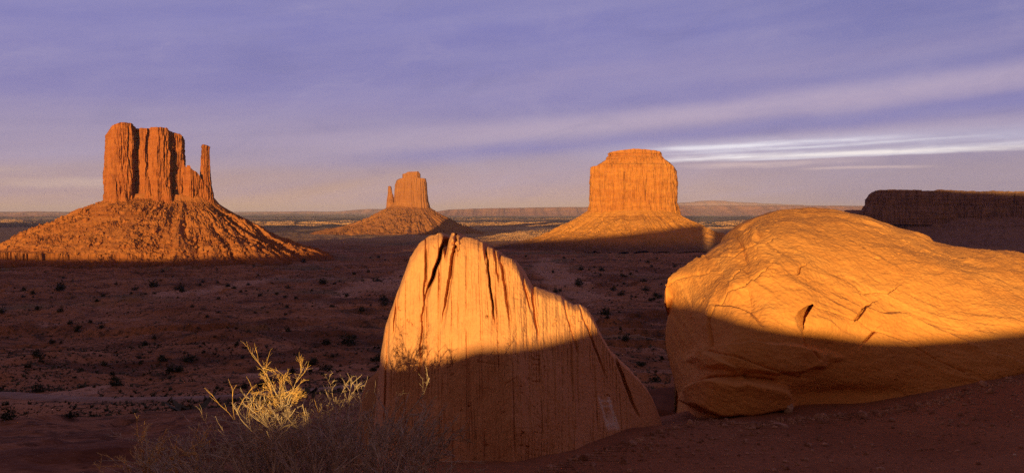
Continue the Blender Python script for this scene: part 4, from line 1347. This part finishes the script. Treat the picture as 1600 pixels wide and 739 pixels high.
# grey dry shrub along the lower edge
rg0 = np.random.default_rng(21)
b0 = np.array([-1.35, 4.75, -2.05])
stems = []
for i in range(220):
    tx = rg0.uniform(200, 712)
    yy = lut(tx, [(200, 722), (300, 692), (340, 668), (400, 650), (470, 640), (520, 640), (560, 630), (610, 640), (650, 650), (690, 668), (715, 700)]) + abs(rg0.normal(0, 1)) * 34 - 10
    Y = 4.75 + rg0.normal(0, 0.28)
    sx = 0.62 * tx + 0.38 * 520 + rg0.normal(0, 28)
    stems.append((px(sx, 800 + rg0.uniform(-25, 30), Y * 0.99) - b0, pt(tx, yy, Y, b0), 3 if i % 2 else 2, (4, 7), 0.55))
shrub('dry_shrub', tuple(b0), stems, 22, 'tangled grey leafless shrub along the bottom edge, left of the grooved slab', radius=0.0060)

# the straw coloured sprigs that still catch the sun
b1 = np.array([-1.15, 4.6, -1.75])
stems = []
for (x0, y0, x1, y1) in [(447, 640, 405, 535), (447, 640, 436, 550), (448, 640, 458, 552), (450, 640, 470, 600), (448, 642, 400, 590), (446, 642, 420, 600), (447, 642, 440, 590), (450, 640, 488, 618),
                         (445, 640, 398, 618), (447, 640, 428, 575), (446, 640, 385, 625), (450, 642, 462, 612), (446, 642, 410, 630), (448, 640, 476, 606), (447, 640, 450, 585), (446, 645, 415, 585)]:
    stems.append((pt(x0 + rg0.normal(0, 2), y0 + rg0.uniform(0, 5), 4.6, b1), pt(x1, y1 + 10, 4.6 + rg0.normal(0, 0.10), b1), 2, (8, 14) if y1 > 560 else (5, 9), 0.55))
for (x0, y0, x1, y1) in [(365, 655, 334, 612), (367, 655, 362, 608), (388, 652, 388, 608), (372, 640, 377, 592), (400, 650, 392, 600), (500, 655, 480, 638), (498, 655, 498, 622), (420, 652, 412, 628), (404, 650, 405, 622)]:
    stems.append((pt(x0, y0, 4.62, b1), pt(x1, y1, 4.6 + rg0.normal(0, 0.05), b1), 1, (2, 5), 0.35))
for (x1, y1) in [(447, 640), (455, 645), (440, 650), (365, 655), (388, 652), (400, 650), (498, 655), (420, 652)]:
    stems.append((pt(452 + rg0.normal(0, 14), 770, 4.62, b1), pt(x1, y1, 4.6, b1), 0, (1, 2), 0.3))
shrub('dry_shrub', tuple(b1), stems, 23, 'straw-yellow sunlit sprigs of a dry shrub standing above the grey tangle', bright=True, radius=0.0029)

# the small one on the left
b2 = np.array([-1.95, 4.6, -1.6])
stems = []
for (x0, y0, x1, y1) in [(230, 770, 205, 668), (230, 770, 238, 656), (230, 770, 255, 664), (228, 770, 222, 662), (232, 770, 260, 676), (226, 770, 196, 700), (230, 770, 246, 672), (222, 770, 185, 712), (226, 770, 212, 680),
                         (300, 780, 280, 690), (300, 780, 320, 680), (290, 780, 270, 706), (310, 780, 340, 690), (180, 780, 160, 722)]:
    stems.append((pt(x0, y0, 4.6, b2), pt(x1, y1, 4.6 + rg0.normal(0, 0.08), b2), 2, (4, 8), 0.45))
shrub('dry_shrub', tuple(b2), stems, 24, 'small thin dry shrub with a pinkish tip near the lower left corner', bright=True, radius=0.0055)

# a single lit twig by the slab's left foot
b3 = np.array([-0.78, 5.2, -1.6])
stems = [(pt(585, 740, 5.2, b3), pt(561, 618, 5.2, b3), 0, (1, 2), 0.3)]
shrub('dry_shrub', tuple(b3), stems, 25, 'single bare upright twig in front of the left foot of the grooved slab', bright=True, radius=0.005)


# ------------------------------------------------------------------ bushes of the valley floor
def bush_mesh(seed, n=260, flat=0.75):
    """leaf clumps spread through a low uneven crown, about 1 m in radius"""
    rg = np.random.default_rng(seed)
    lobes = rg.normal(0, 0.34, (7, 3)) * np.array([1, 1, 0.9])
    c = lobes[rg.integers(0, 7, n)] + rg.normal(0, 0.30, (n, 3))
    c[:, 2] = np.abs(c[:, 2] * 1.5) + 0.15
    V, Fc = [], []
    for i in range(n):
        s = rg.uniform(0.10, 0.22)
        a, b = rg.normal(0, 1, 3), rg.normal(0, 1, 3)
        a /= np.linalg.norm(a)
        b -= a * (a @ b)
        b /= np.linalg.norm(b)
        q = np.array([c[i] + a * s, c[i] + b * s * 0.7, c[i] - a * s, c[i] - b * s * 0.7])
        V.append(q)
        Fc.append(np.arange(4) + 4 * i)
    return np.vstack(V), np.array(Fc)


def valley_bushes():
    rg = np.random.default_rng(90)
    protos = []
    for k in range(5):
        v, f = bush_mesh(500 + k)
        crown = mesh_from('crown', v, f, smooth=False)
        tp = [(np.array([[0, 0, -0.3], [0.02, 0.01, 0.1], [rg.normal(0, .08), rg.normal(0, .08), 0.45]]), np.array([0.09, 0.07, 0.03]))]
        for _ in range(3):
            e = rg.normal(0, 0.35, 3)
            tp.append((np.array([[0, 0, 0.05], e * [.5, .5, 0] + [0, 0, .25], e * [1, 1, 0] + [0, 0, .5]]), np.array([0.05, 0.04, 0.02])))
        trunk = mesh_from('trunk', *tubes(tp, 5))
        protos.append((crown, trunk))
    cand = []
    # bushes seen in the photograph, then a scatter
    for (x, y) in [(906, 445), (940, 424), (1006, 440), (1008, 454), (968, 488), (952, 470), (908, 422), (1016, 470), (970, 462), (1034, 445), (930, 428), (958, 455), (947, 492), (987, 466), (1030, 420),
                   (181, 445), (160, 464), (92, 455), (210, 454), (240, 448), (241, 460), (52, 466), (80, 466), (341, 468), (406, 464), (433, 461), (445, 467), (487, 456), (504, 444), (519, 480), (475, 410),
                   (280, 454), (285, 453), (215, 452), (95, 452), (600, 470), (590, 440), (578, 462), (566, 440), (318, 552), (176, 586), (582, 565), (110, 655), (12, 655), (545, 540), (300, 480), (462, 468), (388, 446)]:
        cand.append((x, y, 1.0))
    while len(cand) < 285:
        cx_, cy_ = rg.uniform(-20, 1060), 400 + 215 * rg.random() ** 1.35
        if gnoise(cx_ / 70.0, cy_ / 16.0, 0.5, 97) > rg.uniform(-0.25, 0.45):
            cand.append((cx_, cy_, 0.62))
    Ys = np.geomspace(40, 2300, 700)
    first = {}
    count = 0
    for (x, y, sc) in cand:
        gz = terrain((x - 800) / F * Ys, Ys)
        zz = (HY - y) / F * Ys
        k = int(np.argmax(zz < gz))
        if k == 0:
            continue
        Y = Ys[k]
        # keep off the buttes' cones and the road
        s = sc * np.clip(rg.lognormal(-0.12, 0.55), 0.35, 1.5) * np.clip(0.6 + Y / 420.0, 0.6, 3.2) * (1.15 if Y > 90 else 0.42)
        kind = int(rg.integers(0, 5))
        if kind not in first:
            root = empty('desert_bush', (0, 0, 0))
            tag(root, 'dark round juniper bush on the shaded valley floor below the buttes', 'bush', 'dark bushes dotted over the shaded valley floor')
            link('crown', protos[kind][0], M_BUSH, root)
            link('trunk', protos[kind][1], M_BARK, root)
            first[kind] = root
        else:
            root = copy_tree(first[kind])
        root.location = ((x - 800) / F * Y, Y, gz[k] - 0.1 * s)
        root.scale = (s * rg.uniform(0.9, 1.4), s * rg.uniform(0.9, 1.4), s * rg.uniform(0.8, 1.1))
        root.rotation_euler = (0, 0, rg.uniform(0, 6.28))
        count += 1


valley_bushes()


def valley_scrub():
    """low tufts nobody could count"""
    rg = np.random.default_rng(91)
    n = 95000
    xs = rg.uniform(-40, 1120, n)
    Y = np.exp(rg.uniform(math.log(70), math.log(2200), n))
    X = (xs - 800) / F * Y
    dens = fbm(X / 90.0, Y / 90.0, 0, 3, 95)
    keep = rg.random(n) < sstep(dens, -0.5, 0.5)
    X, Y = X[keep], Y[keep]
    Z = terrain(X, Y)
    s = rg.lognormal(0, 0.5, len(X)) * np.clip(0.20 + Y / 1700.0, 0.2, 1.2)
    n = len(X)
    k = 5
    V = np.empty((n, k, 3, 3))
    for j in range(k):
        a = rg.uniform(0, 6.28, n)
        e = rg.uniform(0.4, 1.0, n)
        dx, dy = np.cos(a), np.sin(a)
        V[:, j, 0] = np.stack([X - dy * s * 0.35, Y + dx * s * 0.35, Z - 0.05 * s], 1)
        V[:, j, 1] = np.stack([X + dy * s * 0.35, Y - dx * s * 0.35, Z - 0.05 * s], 1)
        V[:, j, 2] = np.stack([X + dx * s * 0.8, Y + dy * s * 0.8, Z + s * e * 0.8], 1)
    f = np.arange(n * k * 3).reshape(-1, 3)
    me = mesh_from('scrub', V.reshape(-1, 3), f, smooth=False)
    return tag(link('scrub', me, M_SCRUB), 'low grey-brown scrub covering the valley floor', 'scrub', kind='stuff')


valley_scrub()


def plain_grass():
    """pale dry grass standing on the far plain, added in belts to brighten its sunlit strips: upright clumps that take the low sun"""
    rg = np.random.default_rng(93)
    Vs = []
    for (xa, xb, ya, yb, n) in [(330, 610, 345.5, 351.5, 5200), (690, 935, 346.5, 353.5, 4200), (720, 880, 359, 377, 5200), (1075, 1180, 346, 357, 2600), (560, 700, 344.5, 347.5, 900),
                                (-20, 60, 343.5, 347, 700), (1150, 1340, 343.5, 346, 900), (640, 1000, 340.0, 343.0, 1500)]:
        n = int(n * 2.2)
        xs = rg.uniform(xa, xb, n)
        ys = rg.uniform(ya, yb, n) + 0.7 * gnoise(xs / 60.0, ya, 0, 94)
        Y = 112.0 * F / (ys - HY)
        X = (xs - 800) / F * Y
        tap = np.minimum(xs - xa, xb - xs) / (0.3 * (xb - xa))
        keep = (rg.random(n) < np.clip(tap, 0, 1)) & (fbm(xs / 60.0, ys / 2.6, 0, 3, 96) > -0.3)
        X, Y = X[keep], Y[keep]
        Z = terrain(X, Y)
        h = rg.uniform(0.7, 1.6, len(X)) * np.clip(Y / 6000.0, 0.5, 1.4)
        w = h * rg.uniform(1.6, 3.4, len(X))
        a = rg.normal(0, 0.7, len(X))
        dx, dy = np.cos(a) * w, np.sin(a) * w
        lean = rg.uniform(0.2, 0.9, len(X)) * h
        q = np.stack([np.stack([X - dx, Y - dy, Z - 0.3], 1), np.stack([X + dx, Y + dy, Z - 0.3], 1),
                      np.stack([X + dx * 0.6, Y + dy * 0.6 + lean, Z + h * 0.8], 1), np.stack([X - dx * 0.5, Y - dy * 0.5 + lean, Z + h], 1)], 1)
        Vs.append(q)
    V = np.concatenate(Vs)
    f = np.arange(len(V) * 4).reshape(-1, 4)
    me = mesh_from('dry_grass', V.reshape(-1, 3), f, smooth=False)
    return tag(link('dry_grass', me, M_GRASS), 'pale sunlit dry grass in belts across the far plain', 'grass', kind='stuff')


plain_grass()

# ------------------------------------------------------------------ haze
HAZE = 0.000018


def build_haze():
    z0, z1, r = -140.0, 330.0, 62000.0
    v = np.array([(-r, -9000, z0), (r, -9000, z0), (r, r, z0), (-r, r, z0), (-r, -9000, z1), (r, -9000, z1), (r, r, z1), (-r, r, z1)])
    f = np.array([(3, 2, 1, 0), (4, 5, 6, 7), (0, 1, 5, 4), (1, 2, 6, 5), (2, 3, 7, 6), (3, 0, 4, 7)])
    m = bpy.data.materials.new('thin_haze')
    m.use_nodes = True
    g = NG(m.node_tree)
    vol = g.node('ShaderNodeVolumePrincipled')
    vol.inputs['Color'].default_value = (0.70, 0.66, 0.95, 1)
    vol.inputs['Density'].default_value = HAZE
    vol.inputs['Anisotropy'].default_value = 0.0
    out = g.node('ShaderNodeOutputMaterial')
    g.l.new(vol.outputs[0], out.inputs['Volume'])
    me = mesh_from('haze', v, f, smooth=False)
    return tag(link('haze', me, m), kind='stuff')


if HAZE > 0:
    build_haze()
